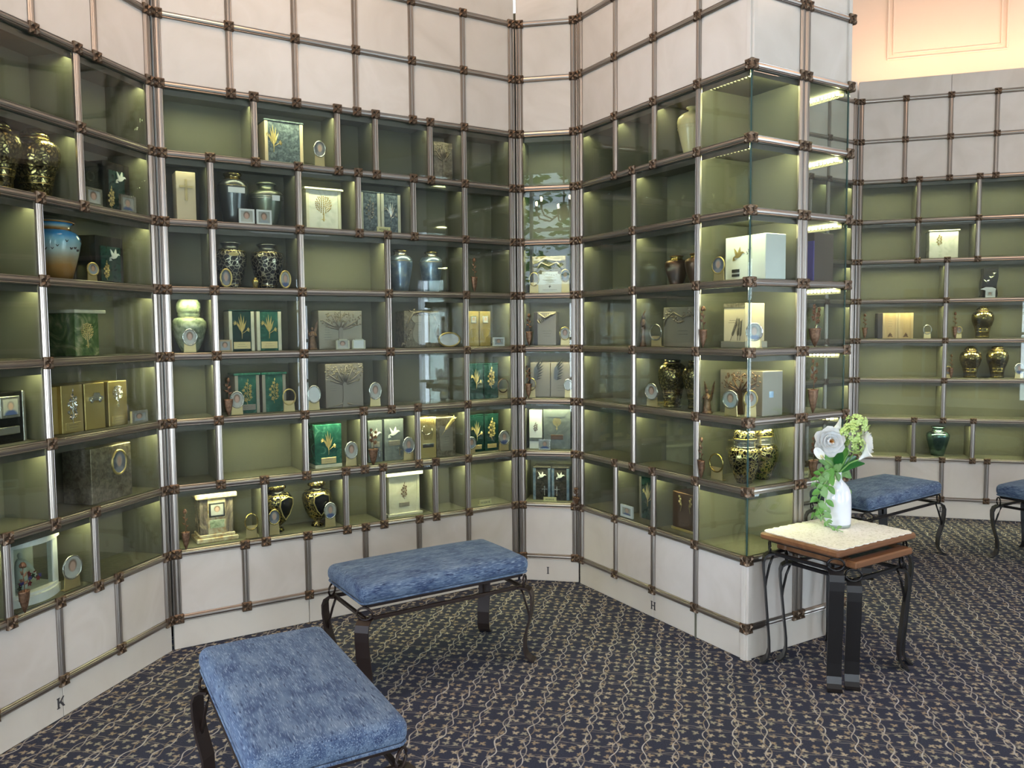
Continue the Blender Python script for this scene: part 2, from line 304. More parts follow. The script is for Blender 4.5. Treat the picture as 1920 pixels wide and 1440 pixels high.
# ------------------------------------------------------------------ mesh builder
class MB:
    def __init__(s): s.v = []; s.f = []; s.sm = []
    def add(s, vs, fs, smooth=False, T=None):
        b = len(s.v)
        s.v += [tuple(T @ Vector(p)) for p in vs] if T is not None else [tuple(p) for p in vs]
        for f in fs: s.f.append(tuple(i + b for i in f)); s.sm.append(smooth)
        return s
    def box(s, x0, x1, y0, y1, z0, z1, c=0.0, T=None):
        X = (x0, x1); Y = (y0, y1); Z = (z0, z1)
        if c <= 0:
            v = [(X[i], Y[j], Z[k]) for i in (0, 1) for j in (0, 1) for k in (0, 1)]
            return s.add(v, [(0, 1, 3, 2), (4, 6, 7, 5), (0, 4, 5, 1), (2, 3, 7, 6), (0, 2, 6, 4), (1, 5, 7, 3)], T=T)
        v = []
        for i in (0, 1):
            for j in (0, 1):
                for k in (0, 1):
                    p = [X[i], Y[j], Z[k]]; d = [c if i == 0 else -c, c if j == 0 else -c, c if k == 0 else -c]
                    for a in range(3): v.append(tuple(p[q] + (d[q] if q != a else 0) for q in range(3)))
        I = lambda i, j, k, a: (i * 4 + j * 2 + k) * 3 + a
        # vertex a: offset in the two axes other than a -> lies on the face normal to axis a
        f = []
        for a in range(3):
            o = [q for q in range(3) if q != a]
            for e in (0, 1):
                q = []
                for (m, n_) in ((0, 0), (1, 0), (1, 1), (0, 1)):
                    t = [0, 0, 0]; t[a] = e; t[o[0]] = m; t[o[1]] = n_; q.append(I(*t, a))
                f.append(tuple(q) if (e == 1) == (a != 1) else tuple(reversed(q)))
        for a in range(3):
            o = [q for q in range(3) if q != a]
            for m in (0, 1):
                for n_ in (0, 1):
                    t0 = [0, 0, 0]; t1 = [0, 0, 0]; t0[a] = 0; t1[a] = 1
                    for t in (t0, t1): t[o[0]] = m; t[o[1]] = n_
                    q = (I(*t0, o[0]), I(*t1, o[0]), I(*t1, o[1]), I(*t0, o[1]))
                    f.append(q)
        for i in (0, 1):
            for j in (0, 1):
                for k in (0, 1): f.append((I(i, j, k, 0), I(i, j, k, 1), I(i, j, k, 2)))
        return s.add(v, f, T=T)
    def lathe(s, prof, seg=20, T=None, sx=1.0, sy=1.0, smooth=True, a0=0.0, a1=2 * pi):
        full = abs(a1 - a0 - 2 * pi) < 1e-6; n = seg if full else seg + 1
        v = []; f = []
        for (r, z) in prof:
            for k in range(n):
                a = a0 + (a1 - a0) * k / seg; v.append((r * cos(a) * sx, r * sin(a) * sy, z))
        for i in range(len(prof) - 1):
            for k in range(seg):
                k2 = (k + 1) % n
                f.append((i * n + k, i * n + k2, (i + 1) * n + k2, (i + 1) * n + k))
        return s.add(v, f, smooth, T)
    def tube(s, pts, r, seg=6, closed=False, smooth=True, T=None, rz=None):
        pts = [Vector(p) for p in pts]; n = len(pts); v = []; f = []
        rs = r if isinstance(r, (list, tuple)) else [r] * n
        up_ = Vector((0, 0, 1))
        for i, p in enumerate(pts):
            a = pts[(i - 1) % n] if (closed or i > 0) else p; b = pts[(i + 1) % n] if (closed or i < n - 1) else p
            t = (b - a).normalized(); h = up_ if abs(t.z) < .95 else Vector((0, 1, 0))
            q = t.cross(h).normalized(); w = q.cross(t)
            for k in range(seg):
                an = 2 * pi * k / seg; v.append(tuple(p + q * cos(an) * rs[i] + w * sin(an) * rs[i]))
        m = n if closed else n - 1
        for i in range(m):
            j = (i + 1) % n
            for k in range(seg): f.append((i * seg + k, i * seg + (k + 1) % seg, j * seg + (k + 1) % seg, j * seg + k))
        if not closed: f.append(tuple(range(seg - 1, -1, -1))); f.append(tuple((n - 1) * seg + k for k in range(seg)))
        return s.add(v, f, smooth, T)
    def ribbon(s, pts, width, th, side, T=None):
        """flat bar swept along pts; width along `side`, thickness th across"""
        pts = [Vector(p) for p in pts]; side = Vector(side).normalized(); n = len(pts); v = []; f = []
        for i, p in enumerate(pts):
            t = (pts[min(i + 1, n - 1)] - pts[max(i - 1, 0)]).normalized(); q = t.cross(side).normalized()
            for a, b in ((-1, -1), (1, -1), (1, 1), (-1, 1)): v.append(tuple(p + side * a * width / 2 + q * b * th / 2))
        for i in range(n - 1):
            for k in range(4): f.append((i * 4 + k, i * 4 + (k + 1) % 4, i * 4 + 4 + (k + 1) % 4, i * 4 + 4 + k))
        f.append((3, 2, 1, 0)); f.append(tuple((n - 1) * 4 + k for k in range(4)))
        return s.add(v, f, False, T)
    def prism(s, poly, y0, y1, T=None):
        """polygon in (x,z) extruded from y0 (front) to y1 (back)"""
        n = len(poly); v = [(x, y0, z) for x, z in poly] + [(x, y1, z) for x, z in poly]
        f = [tuple(range(n)), tuple(range(2 * n - 1, n - 1, -1))] + [(i, i + n, (i + 1) % n + n, (i + 1) % n) for i in range(n)]
        return s.add(v, f, False, T)
    def ell(s, c, r, T=None, nu=8, nv=5):
        prof = [(max(1e-5, sin(pi * k / nv)), -cos(pi * k / nv)) for k in range(nv + 1)]
        D = Matrix.Translation(c) @ Matrix.Diagonal((r[0], r[1], r[2], 1))
        return s.lathe(prof, nu, T=(T @ D) if T is not None else D)
    def leaf(s, x, z, ln, wd, ang, y=0.0, th=.004):
        """a raised pointed leaf lying on the plane y, ang from +x"""
        c, d = cos(ang), sin(ang); P = lambda a, b, h: (x + a * c - b * d, y - h, z + a * d + b * c)
        v = [P(0, 0, 0), P(ln * .35, wd / 2, 0), P(ln, 0, 0), P(ln * .35, -wd / 2, 0), P(ln * .4, 0, th)]
        return s.add(v, [(0, 4, 1), (1, 4, 2), (2, 4, 3), (3, 4, 0)])
    def mesh(s, name, m=None):
        me = bpy.data.meshes.new(name); me.from_pydata(s.v, [], s.f)
        me.polygons.foreach_set('use_smooth', s.sm)
        if m: me.materials.append(MATS[m])
        me.update(); return me
    def build(s, name, m, parent=None, loc=(0, 0, 0), rot=None):
        return put(s.mesh(name, m), name, parent, loc, rot)
def put(me, name, parent=None, loc=(0, 0, 0), rot=None):
    o = bpy.data.objects.new(name, me); COL.objects.link(o); o.location = loc
    if rot is not None: o.rotation_euler = rot
    if parent is not None: o.parent = parent
    return o
def flipfix(me):
    import bmesh
    b = bmesh.new(); b.from_mesh(me); bmesh.ops.recalc_face_normals(b, faces=b.faces); b.to_mesh(me); b.free(); return me
CACHE = {}
def cached(key, fn):
    if key not in CACHE: CACHE[key] = flipfix(fn())
    return CACHE[key]
def empty(name, loc=(0, 0, 0), rz=0.0, parent=None):
    o = bpy.data.objects.new(name, None); COL.objects.link(o); o.location = loc; o.rotation_euler = (0, 0, rz); o.empty_display_size = .05
    if parent is not None: o.parent = parent
    return o
def tag(o, label, cat, group=None):
    o['label'] = label; o['category'] = cat
    if group: o['group'] = group
    return o
def structure(o): o['kind'] = 'structure'; return o

# ------------------------------------------------------------------ the niche walls
# local axes of a wall: x along it, y into it (away from the room), z up; distances s, off, k in rows
WALLS = {}
def zk(k): return (k + FZ) * U
def rail_mesh(L):
    def f():
        pr = [(-.050, .06), (-.050, .026), (-.040, .012), (-.030, .016), (-.022, .004), (0, -.002), (.022, .004), (.030, .016), (.040, .012), (.050, .026), (.050, .06)]
        m = MB(); n = len(pr)
        v = [(x * U, y * U, z * U) for x in (0, L) for (z, y) in pr]
        fs = [(i, i + 1, i + 1 + n, i + n) for i in range(n - 1)] + [(n - 1, 0, n, 2 * n - 1), tuple(range(n)), tuple(range(2 * n - 1, n - 1, -1))]
        m.add(v, fs); return m.mesh('rail', 'bronze_frame')
    return cached(('rail', round(L, 3)), f)
def mullion_mesh(H):
    def f():
        pr = [(-.050, .06), (-.050, .030), (-.040, .016), (-.030, .020), (-.022, .008), (0, .002), (.022, .008), (.030, .020), (.040, .016), (.050, .030), (.050, .06)]
        m = MB(); n = len(pr)
        v = [(x * U, y * U, z * U) for z in (0, H) for (x, y) in pr]
        fs = [(i, i + 1, i + 1 + n, i + n) for i in range(n - 1)] + [(n - 1, 0, n, 2 * n - 1), tuple(range(n)), tuple(range(2 * n - 1, n - 1, -1))]
        m.add(v, fs); return m.mesh('mullion', 'bronze_frame')
    return cached(('mul', round(H, 3)), f)
def rosette_mesh():
    def f():
        m = MB(); h = .074 * U
        m.box(-h, h, -.012 * U, .03 * U, -h, h, .008 * U)
        for q in range(4):
            a = pi / 4 + q * pi / 2
            c, d = cos(a), sin(a); P = lambda r, t, y: ((r * c - t * d) * U, -y * U, (r * d + t * c) * U)
            m.add([P(.012, 0, .02), P(.055, .030, .014), P(.098, 0, .016), P(.055, -.030, .014), P(.058, 0, .042)], [(0, 4, 1), (1, 4, 2), (2, 4, 3), (3, 4, 0)])
        m.ell((0, -.022 * U, 0), (.017 * U, .016 * U, .017 * U), nu=6, nv=4)
        return m.mesh('rosette', 'rosette_bronze')
    return cached('ros', f)
def tile_mesh(w, h):
    return cached(('tile', round(w, 3), round(h, 3)), lambda: MB().box(.012 * U, (w - .012) * U, .045 * U, .12 * U, .012 * U, (h - .012) * U, .006 * U).mesh('marble_tile', 'marble'))
def pane_mesh(w, h, bev=.055):
    def f():
        a0, a1, b0, b1 = .03 * U, (w - .03) * U, .03 * U, (h - .03) * U; e = bev * U; y0, y1, y2 = .050 * U, .058 * U, .070 * U
        m = MB()
        v = [(a0, y1, b0), (a1, y1, b0), (a1, y1, b1), (a0, y1, b1), (a0 + e, y0, b0 + e), (a1 - e, y0, b0 + e), (a1 - e, y0, b1 - e), (a0 + e, y0, b1 - e),
             (a0, y2, b0), (a1, y2, b0), (a1, y2, b1), (a0, y2, b1)]
        m.add(v, [(4, 5, 6, 7), (0, 1, 5, 4), (1, 2, 6, 5), (2, 3, 7, 6), (3, 0, 4, 7), (11, 10, 9, 8), (0, 8, 9, 1), (1, 9, 10, 2), (2, 10, 11, 3), (3, 11, 8, 0)])
        return m.mesh('glass_pane', 'pane_glass')
    return cached(('pane', round(w, 3), round(h, 3), bev), f)
def niche_mesh(w, d=.74, t=.03):
    def f():
        x0_, x1_, z0_, z1_ = t * U, (w - t) * U, .055 * U, .945 * U; y0_, y1_ = .075 * U, d * U
        v = [(x0_, y0_, z0_), (x1_, y0_, z0_), (x1_, y1_, z0_), (x0_, y1_, z0_), (x0_, y0_, z1_), (x1_, y0_, z1_), (x1_, y1_, z1_), (x0_, y1_, z1_)]
        m = MB().add(v, [(0, 1, 2, 3), (4, 7, 6, 5), (3, 2, 6, 7), (0, 3, 7, 4), (1, 5, 6, 2)])
        return m.mesh('niche', 'niche_paint')
    if ('n', round(w, 3), d) not in CACHE: CACHE[('n', round(w, 3), d)] = f()
    return CACHE[('n', round(w, 3), d)]
def lamp_meshes(w, span=(0, 1), glow='niche_lamp_glow'):
    k = ('lamp', round(w, 3), span, glow)
    if k not in CACHE:
        a, b = .035 * U, (w - .035) * U
        h = MB().box(a, b, .080 * U, .088 * U, .86 * U, .944 * U).box(a, b, .088 * U, .17 * U, .936 * U, .944 * U).box(a, b, .162 * U, .170 * U, .915 * U, .936 * U).mesh('lamp_housing', 'niche_lamp_metal')
        g = MB().box(a + .003 + (b - a - .006) * span[0], a + .003 + (b - a - .006) * span[1], .102 * U, .145 * U, .922 * U, .934 * U).mesh('lamp_tube', glow)
        CACHE[k] = (flipfix(h), flipfix(g))
    return CACHE[k]
TILE_ROWS = (0, 8, 9)
def niche(root, s0, s1, k, lamp=True, span=(0, 1), glow='niche_lamp_glow'):
    nb = put(niche_mesh(s1 - s0), 'niche', root, (s0 * U, 0, zk(k)))
    if lamp:
        h, g = lamp_meshes(s1 - s0, span, glow); put(h, 'lamp_housing', nb); put(g, 'lamp_tube', nb)
    return nb
def wall(name, org, ang, L, rows, left=True, right=True, lext=.075, rext=.075, skip=(), double=(), letter=None, span=(0, 1), dim=lambda i, k: False, corner=None, core0=0.0):
    """rows[k] = the mullion positions of row k; left/right: an end mullion stands there"""
    root = structure(empty(name, (org[0], org[1], 0), RAD(ang))); WALLS[name] = (root, org, RAD(ang))
    ends = lambda b: [0.0] + list(b) + [L]
    for r in range(0, 11):
        put(rail_mesh(L), 'rail', root, (0, 0, zk(r)))
    for k in range(0, 10):
        for s in rows[k]:
            for ds in ((-.055, .055) if s in double else (0,)):
                put(mullion_mesh(1.0), 'mullion', root, ((s + ds) * U, 0, zk(k)))
        b = ends(rows[k])
        for i in range(len(b) - 1):
            s0_, s1_ = b[i], b[i + 1]
            if k in TILE_ROWS: put(tile_mesh(s1_ - s0_, 1.0), 'marble_tile', root, (s0_ * U, 0, zk(k)))
            else:
                put(pane_mesh(s1_ - s0_, 1.0), 'glass_pane', root, (s0_ * U, 0, zk(k)))
                if (i, k) not in skip and i not in skip: niche(root, s0_, s1_, k, True, span, 'niche_lamp_dim' if dim(i, k) else ('niche_lamp_side' if span != (0, 1) else 'niche_lamp_glow'))
    for k, on in ((0, left), (1, right)):
        if on: put(mullion_mesh(10.0), 'mullion', root, (L * U * k, 0, zk(0)))
    for (a, b, on) in ((-lext, -.05, left), (L + .05, L + rext, right)):
        if on: MB().box(a * U, b * U, .012 * U, .06 * U, zk(-.0), zk(10), .002).build('corner_post', 'bronze_frame', root)
    for r in range(0, 11):
        S_ = {}
        for k in (r - 1, r):
            if 0 <= k <= 9:
                for s in rows[k]: S_[round(s, 2)] = s
        pos = []
        for s in S_.values(): pos += [s - .055, s + .055] if s in double else [s]
        pos += [0.0 if left else .055, L if right else L - .055]
        for s in pos: put(rosette_mesh(), 'rosette', root, (s * U, 0, zk(r)))
    # shelf boards behind the rails, the back panel closing the case
    c1 = L if corner is None else corner; c0 = core0
    for r in (range(0, 11) if c1 > 0 else ()): MB().box(c0 * U, c1 * U, .072 * U, .75 * U, zk(r) - .0535 * U, zk(r) + .0535 * U).build('shelf_board', 'niche_paint', root)
    if c1 > 0: MB().box(((-.33 if left else 0) + c0) * U, (c1 + (.33 if right else 0)) * U, .76 * U, .82 * U, 0, zk(10.5)).build('back_panel', 'niche_paint', root)
    # plinth stones and the stone cap over the top rail, jointed at every second tile
    js = [-lext * (1 if left else 0)] + [s for s in rows[0]][1::2] + [L + rext * (1 if right else 0)]
    for i in range(len(js) - 1):
        MB().box((js[i] + .004) * U, (js[i + 1] - .004) * U, .035 * U, .12 * U, .002, zk(0) - .045 * U, .002).build('plinth_stone', 'plinth_stone', root)
        MB().box((js[i] + .003) * U, (js[i + 1] - .003) * U, .035 * U, .7 * U, zk(10.045), zk(10.5), .002).build('cap_stone', 'marble', root)
    if letter: plinth_letter(letter[0], root, letter[1])
    return root
def plinth_letter(ch, root, s):
    h = .125 * U; w = .075 * U; t = .022 * U; m = MB(); y0, y1 = .026 * U, .036 * U
    def stem(x): m.box(x - t / 2, x + t / 2, y0, y1, -h / 2, h / 2); [m.box(x - t, x + t, y0, y1, z - t * .22, z + t * .22) for z in (-h / 2, h / 2)]
    if ch == 'I': stem(0)
    if ch == 'H': stem(-w / 2); stem(w / 2); m.box(-w / 2, w / 2, y0, y1, -t * .3, t * .3)
    if ch == 'K':
        stem(-w / 2)
        m.prism([(-w * .4, -.002), (w * .5, h / 2), (w * .75, h / 2), (-w * .15, -.002)], y0, y1); m.prism([(-w * .25, .004), (w * .45, -h / 2), (w * .85, -h / 2), (w * .02, .008)], y0, y1)
    if ch == 'D':
        stem(-w / 2); arc = [(-w * .4 + w * 1.05 * cos(a), h / 2 * sin(a)) for a in [pi / 2 - pi * i / 10 for i in range(11)]]
        inn = [(-w * .4 + (w * 1.05 - t) * cos(a), (h / 2 - t * .5) * sin(a)) for a in [-pi / 2 + pi * i / 10 for i in range(11)]]
        m.prism(arc + inn, y0, y1)
    m.build('plinth_letter', 'ink', root, (s * U, 0, zk(-.27)))
def R10(t0, r1, r2, r3, r4, r5, r6, r7): return {0: t0, 8: t0, 9: t0, 1: r1, 2: r2, 3: r3, 4: r4, 5: r5, 6: r6, 7: r7}
TB = [1.017, 2.033, 3.05, 4.07, 5.085]
B7 = [1.36, 2.71, 3.38, 4.405, 5.085]; B6 = [.68, 2.035, 3.05, 4.065, 5.085]; B5 = [.68, 2.045, 3.56, 5.085]
B3 = [.68, 2.035, 3.57, 5.085]; B2 = [.68, 2.04, 3.055, 4.075, 5.085]; B1 = [1.35, 2.715, 3.39, 4.41, 5.085]
# left wall (nearest), centre wall, narrow corner wall, the pier with its glazed corner, the back-right wall
wall('wall_left', (-2.03, 2.5998), 76.5, 4.12, R10([1.03, 2.06, 3.09], [1.33, 2.72], [2.04], [2.04], [2.04], [2.04], [1.38, 2.75], [1.38, 2.75]), letter=('K', 2.012), span=(.66, 1))
wall('wall_center', (-1.6852, 3.9624), 32.3, 6.095, R10(TB, B1, B2, B3, B5, B5, B6, B7), dim=lambda i, k: (k == 7 and i > 1) or (k in (5, 6) and i not in (2,)) or (k in (3, 4) and i > 0 and i < 4) or (k == 2 and i == 0))
wall('wall_corner', (.0625, 5.0477), -11.22, .997, R10([], [], [], [], [], [], [], []), letter=('I', .474))
D5 = [1.54, 3.09]; DT = [1.04, 2.07, 3.09]
wall('wall_pier_left', (.4188, 4.9465), -60.17, 4.184, R10(DT, DT, D5, D5, D5, D5, D5, DT), right=False, letter=('H', 2.078), corner=3.06, span=(0, .30),
     skip=tuple((i, k) for k in range(1, 8) for i in ((2,) if k in range(2, 7) else (3,))))
wall('wall_pier_end', (1.1056, 3.7488), 31.58, 2.235, R10(*[[1.141]] * 8), left=False, right=False, skip=tuple((i, k) for i in (0, 1) for k in range(1, 8)), double=(1.141,), corner=0)
DTr = [1.09, 2.12, 3.14]; D5r = [1.09, 2.64]
wall('wall_pier_right', (1.734, 4.135), 121.58, 4.184, R10(DTr, DTr, D5r, D5r, D5r, D5r, D5r, DTr), left=False, skip=tuple((0, k) for k in range(1, 8)), core0=1.12)
wall('wall_recess', (1.030, 5.365), 76.6, .997, R10([], [], [], [], [], [], [], []))
wall('wall_recess_back', (1.175, 5.725), 32.3, 6.095, R10(TB, B1, B2, B3, B5, B5, B6, B7))
F7 = [1.35, 2.69, 4.04, 5.38]; F5 = [2.02, 4.04]
wall('wall_right', (2.9246, 6.8077), -16.2, 6.07, R10([1.01, 2.02, 3.03, 4.05, 5.06], [1.36, 2.70, 4.05], F5, F5, F5, F5, F7, F7), letter=('D', 2.045))
# the two glazed corner niches of the pier: open to two glass faces each
PE = WALLS['wall_pier_end'][0]
def corner_niche(k, x0_, x1_, side):
    a, b, y1_ = x0_ * U, x1_ * U, 1.06 * U; z0_, z1_ = .055 * U, .945 * U; t = .03 * U; y0_ = .078 * U
    if side == 'left': a, b = x0_ * U + .078 * U, x1_ * U - t      # glass on the left, partition on the right
    else: a, b = x0_ * U + t, x1_ * U - .078 * U
    v = [(a, y0_, z0_), (b, y0_, z0_), (b, y1_, z0_), (a, y1_, z0_), (a, y0_, z1_), (b, y0_, z1_), (b, y1_, z1_), (a, y1_, z1_)]
    f = [(0, 1, 2, 3), (4, 7, 6, 5), (3, 2, 6, 7), (1, 5, 6, 2) if side == 'left' else (0, 3, 7, 4)]
    o = MB().add(v, f).build('niche', 'niche_paint', PE, (0, 0, zk(k)))
    def lampx(horizontal):
        h = MB(); g = MB()
        if horizontal:
            h.box(a + .01, b - .01, .082 * U, .094 * U, .87 * U, .944 * U); g.box(a + .03, b - .03, .115 * U, .16 * U, .90 * U, .93 * U)
        else:
            xa = a if side == 'left' else b; sg = 1 if side == 'left' else -1
            e = sorted((xa + sg * .004 * U, xa + sg * .014 * U)); q = sorted((xa + sg * .04 * U, xa + sg * .10 * U))
            h.box(e[0], e[1], y0_ + .01, y1_ - .01, .87 * U, .944 * U)
            g.box(q[0], q[1], y0_ + .03, y1_ - .03, .905 * U, .93 * U)
            for i in range(12):
                y = y0_ + .03 + (y1_ - y0_ - .06) * (i + .5) / 12; h.box(q[0] - .004, q[1] + .004, y - .0025, y + .0025, .885 * U, .934 * U)
        h.build('lamp_housing', 'niche_lamp_metal', o); g.build('lamp_tube', 'niche_lamp_side', o)
    lampx(False)
    if side == 'left': lampx(True)
for k in range(1, 8):
    corner_niche(k, 0.0, 1.141, 'left'); corner_niche(k, 1.141, 2.235, 'right')
    # polished glass edges where the two panes of each corner meet
    MB().box(.050 * U, .066 * U, .050 * U, .066 * U, zk(k) + .05 * U, zk(k + 1) - .05 * U).build('glass_edge', 'glass_edge', PE)
    MB().box(2.169 * U, 2.185 * U, .050 * U, .066 * U, zk(k) + .05 * U, zk(k + 1) - .05 * U).build('glass_edge', 'glass_edge', PE)
for r in range(0, 11): MB().box(.075 * U, 2.16 * U, .072 * U, 1.06 * U, zk(r) - .0535 * U, zk(r) + .0535 * U).build('shelf_board', 'niche_paint', PE)
MB().box(1.112 * U, 1.170 * U, .072 * U, 1.06 * U, zk(1), zk(8)).build('partition', 'niche_paint', PE); MB().box(0.05 * U, 2.18 * U, 1.062 * U, 1.09 * U, 0, zk(10.5)).build('back_panel', 'niche_paint', PE)
MB().box(.13 * U, 2.1 * U, .13 * U, 1.06 * U, 0, zk(.9)).box(.13 * U, 2.1 * U, .13 * U, 1.06 * U, zk(8.1), zk(10.4)).build('stone_core', 'marble', PE)
# ------------------------------------------------------------------ room shell
def slab(name, pts, z0, z1, m):
    mb = MB(); n = len(pts)
    mb.add([(x, y, z0) for x, y in pts] + [(x, y, z1) for x, y in pts], [tuple(range(n - 1, -1, -1)), tuple(range(n, 2 * n))] + [(i, (i + 1) % n, (i + 1) % n + n, i + n) for i in range(n)])
    return structure(mb.build(name, m))
slab('floor', [(-6, -4.4), (8.4, -4.4), (8.4, 8.6), (-6, 8.6)], -.05, 0, 'carpet')
slab('ceiling', [(-6, -4.4), (8.4, -4.4), (8.4, 8.6), (-6, 8.6)], ROOM_H, ROOM_H + .1, 'ceiling_paint')
# plaster above the cap stones, set back behind a ledge
def upper(nm, s0, s1, off=1.35, panel=None):
    root = WALLS[nm][0]
    MB().box(s0 * U, s1 * U, off * U, (off + .25) * U, zk(10.4), ROOM_H).build('upper_plaster', 'peach_plaster', root)
    if panel:
        a, b, z0, z1 = panel
        for (e, th) in ((0, .05), (.13, .035)):
            x0_, x1_, q0, q1 = (a + e) * U, (b - e) * U, z0 + e * U, z1 - e * U; w = .045 * U; y0, y1 = (off - th) * U, off * U
            for bx in ((x0_, x1_, q0, q0 + w), (x0_, x1_, q1 - w, q1), (x0_, x0_ + w, q0 + w, q1 - w), (x1_ - w, x1_, q0 + w, q1 - w)):
                MB().box(bx[0], bx[1], y0, y1, bx[2], bx[3], .004).build('panel_molding', 'peach_plaster', root)
for nm in ('wall_left', 'wall_center', 'wall_recess_back'): upper(nm, -.3, 6.4 if nm != 'wall_left' else 4.5)
upper('wall_corner', -.3, 1.3); upper('wall_recess', -.3, 1.3); upper('wall_pier_left', -.3, 4.0); upper('wall_pier_right', .2, 4.5); upper('wall_pier_end', .2, 2.0)
upper('wall_right', -.9, 6.2, 1.35, (.74, 3.56, zk(11.35), ROOM_H - .25))
# the rest of the room behind and beside the camera
def plain(name, p, q, z0=0, z1=ROOM_H, th=.15, m='white_paint', holes=()):
    """a straight wall from p to q (room side on the right of p->q reversed), with rectangular holes (s0, s1, z0, z1)"""
    p, q = Vector((*p, 0)), Vector((*q, 0)); d = q - p; L = d.length
    root = structure(empty(name, p, math.atan2(d.y, d.x)))
    mb = MB(); cuts = sorted(holes); x = 0
    for (a, b, c, e) in cuts:
        mb.box(x, a, 0, th, z0, z1)
        if c > z0: mb.box(a, b, 0, th, z0, c)
        if e < z1: mb.box(a, b, 0, th, e, z1)
        x = b
    mb.box(x, L, 0, th, z0, z1); mb.build('plaster', m, root)
    return root
def glazed(root, nm, s0, s1, z0, z1, nx, nz, arch=False, blind=False):
    w = structure(empty(nm, (0, 0, 0), 0, root)); t = .05
    f = MB(); f.box(s0, s0 + .09, -.02, .08, z0, z1).box(s1 - .09, s1, -.02, .08, z0, z1).box(s0 + .09, s1 - .09, -.02, .08, z1 - .09, z1).box(s0 + .09, s1 - .09, -.02, .08, z0, z0 + .12)
    f.build('window_frame', 'white_paint', w)
    for i in range(1, nx): MB().box(s0 + (s1 - s0) * i / nx - t / 2, s0 + (s1 - s0) * i / nx + t / 2, 0, .06, z0 + .12, z1 - .09).build('muntin', 'white_paint', w)
    for i in range(1, nz):
        z = z0 + (z1 - z0) * i / nz; MB().box(s0 + .09, s1 - .09, .005, .055, z - t / 2, z + t / 2).build('muntin', 'white_paint', w)
    MB().box(s0 + .09, s1 - .09, .025, .035, z0 + .12, z1 - .09).build('glass_pane', 'window_glass', w)
    if blind: MB().box(s0, s1, .10, .11, z0, z1).build('roller_blind', 'peach_plaster', w)
    if arch:
        c = (s0 + s1) / 2; r = (s1 - s0) / 2; pts = [(s0, z1)] + [(c - r * cos(pi * i / 12), z1 - r * .6 + r * .6 * sin(pi * i / 12)) for i in range(13)] + [(s1, z1)]
        MB().prism(pts[:8], -.01, .07).prism(pts[7:], -.01, .07).build('arch_spandrel', 'white_paint', w)
rl = plain('wall_rear', (8.0, -4.0), (-5.5, -4.0), holes=((2.6, 4.0, .05, 2.15), (4.15, 6.05, .05, 2.45), (6.75, 9.2, .05, 2.15), (10.5, 12.2, 2.3, 4.5), (12.5, 13.3, 2.3, 4.5)))
glazed(rl, 'added_window_7', 2.6, 4.0, .05, 2.15, 2, 3); glazed(rl, 'window_1', 4.15, 6.05, .05, 2.45, 4, 4, False, True); glazed(rl, 'added_window_5', 6.75, 9.2, .05, 2.15, 3, 3); glazed(rl, 'window_2', 10.5, 12.2, 2.3, 4.5, 2, 2, True); glazed(rl, 'window_3', 12.5, 13.3, 2.3, 4.5, 1, 2, True)  # low windows either side of the blind-drawn door are invented to admit fill light
rr = plain('wall_east', (8.0, 5.2), (8.0, -4.0), holes=((2.6, 5.9, .05, 2.6),))
glazed(rr, 'window_4', 2.6, 5.9, .05, 2.6, 5, 4)
plain('wall_northeast', (4.83, 6.25), (8.0, 5.2), m='marble')
rw = plain('wall_west', (-5.5, -4.0), (-5.5, 2.2), holes=((1.9, 4.9, .4, 2.5),))
glazed(rw, 'added_window_6', 1.9, 4.9, .4, 2.5, 4, 3)  # invented window, opened only to let the west fill in
plain('wall_northwest', (-5.5, 2.2), (-2.05, 2.52), m='marble')
# chandelier hanging behind the camera; its bulbs mirror in the polished stone
ch = tag(empty('chandelier', (-1.3, .2, 3.05)), 'six-armed bronze chandelier with candle bulbs hanging behind the viewer', 'chandelier')
MB().tube([(0, 0, 0), (0, 0, ROOM_H - 3.05)], .012).ell((0, 0, 0), (.06, .06, .10)).build('stem', 'bronze_frame', ch)
for i in range(6):
    a = i * pi / 3; c, d = cos(a), sin(a)
    ar = MB().tube([(.04 * c, .04 * d, 0), (.18 * c, .18 * d, -.10), (.32 * c, .32 * d, -.06), (.36 * c, .36 * d, .02)], .010).box(.36 * c - .012, .36 * c + .012, .36 * d - .012, .36 * d + .012, .02, .10).build('arm', 'bronze_frame', ch)
    MB().ell((.36 * c, .36 * d, .13), (.016, .016, .032)).build('bulb', 'bulb_glow', ar)
# trees outside the arched windows
def tree(x, y, h, label):
    t = tag(empty('garden_tree', (x, y, 0)), label, 'tree', 'trees outside the rear windows')
    MB().tube([(0, 0, 0), (.05, 0, h * .4), (0, .05, h * .7)], [.16, .12, .06]).build('trunk', 'brown_bark', t)
    m = MB()
    for i in range(900):
        v = Vector((random.gauss(0, 1), random.gauss(0, 1), random.gauss(0, 1))); v = v.normalized() * random.random() ** .4
        c = Vector((v.x * h * .32, v.y * h * .32, h * .68 + v.z * h * .34)); a = random.random() * 6.28; b = random.random() * 3.14; s = .14
        m.add([(-s, 0, 0), (0, s * .5, 0), (s, 0, 0), (0, -s * .5, 0)], [(0, 1, 2, 3)], T=Matrix.Translation(c) @ Matrix.Rotation(a, 4, 'Z') @ Matrix.Rotation(b, 4, 'X'))
    o = m.build('foliage', 'leaf_fresh', t); o['kind'] = 'stuff'
tree(-5.8, -8.6, 6.6, 'bushy tree outside the small arched rear window'); tree(-1.0, -10.4, 7.0, 'tall tree outside the wide arched rear window'); tree(3.8, -9.0, 5.4, 'low tree outside the glazed rear door')
slab('ground', [(-14, -16), (14, -16), (14, -4.4), (-14, -4.4)], -.2, -.05, 'stem_green')
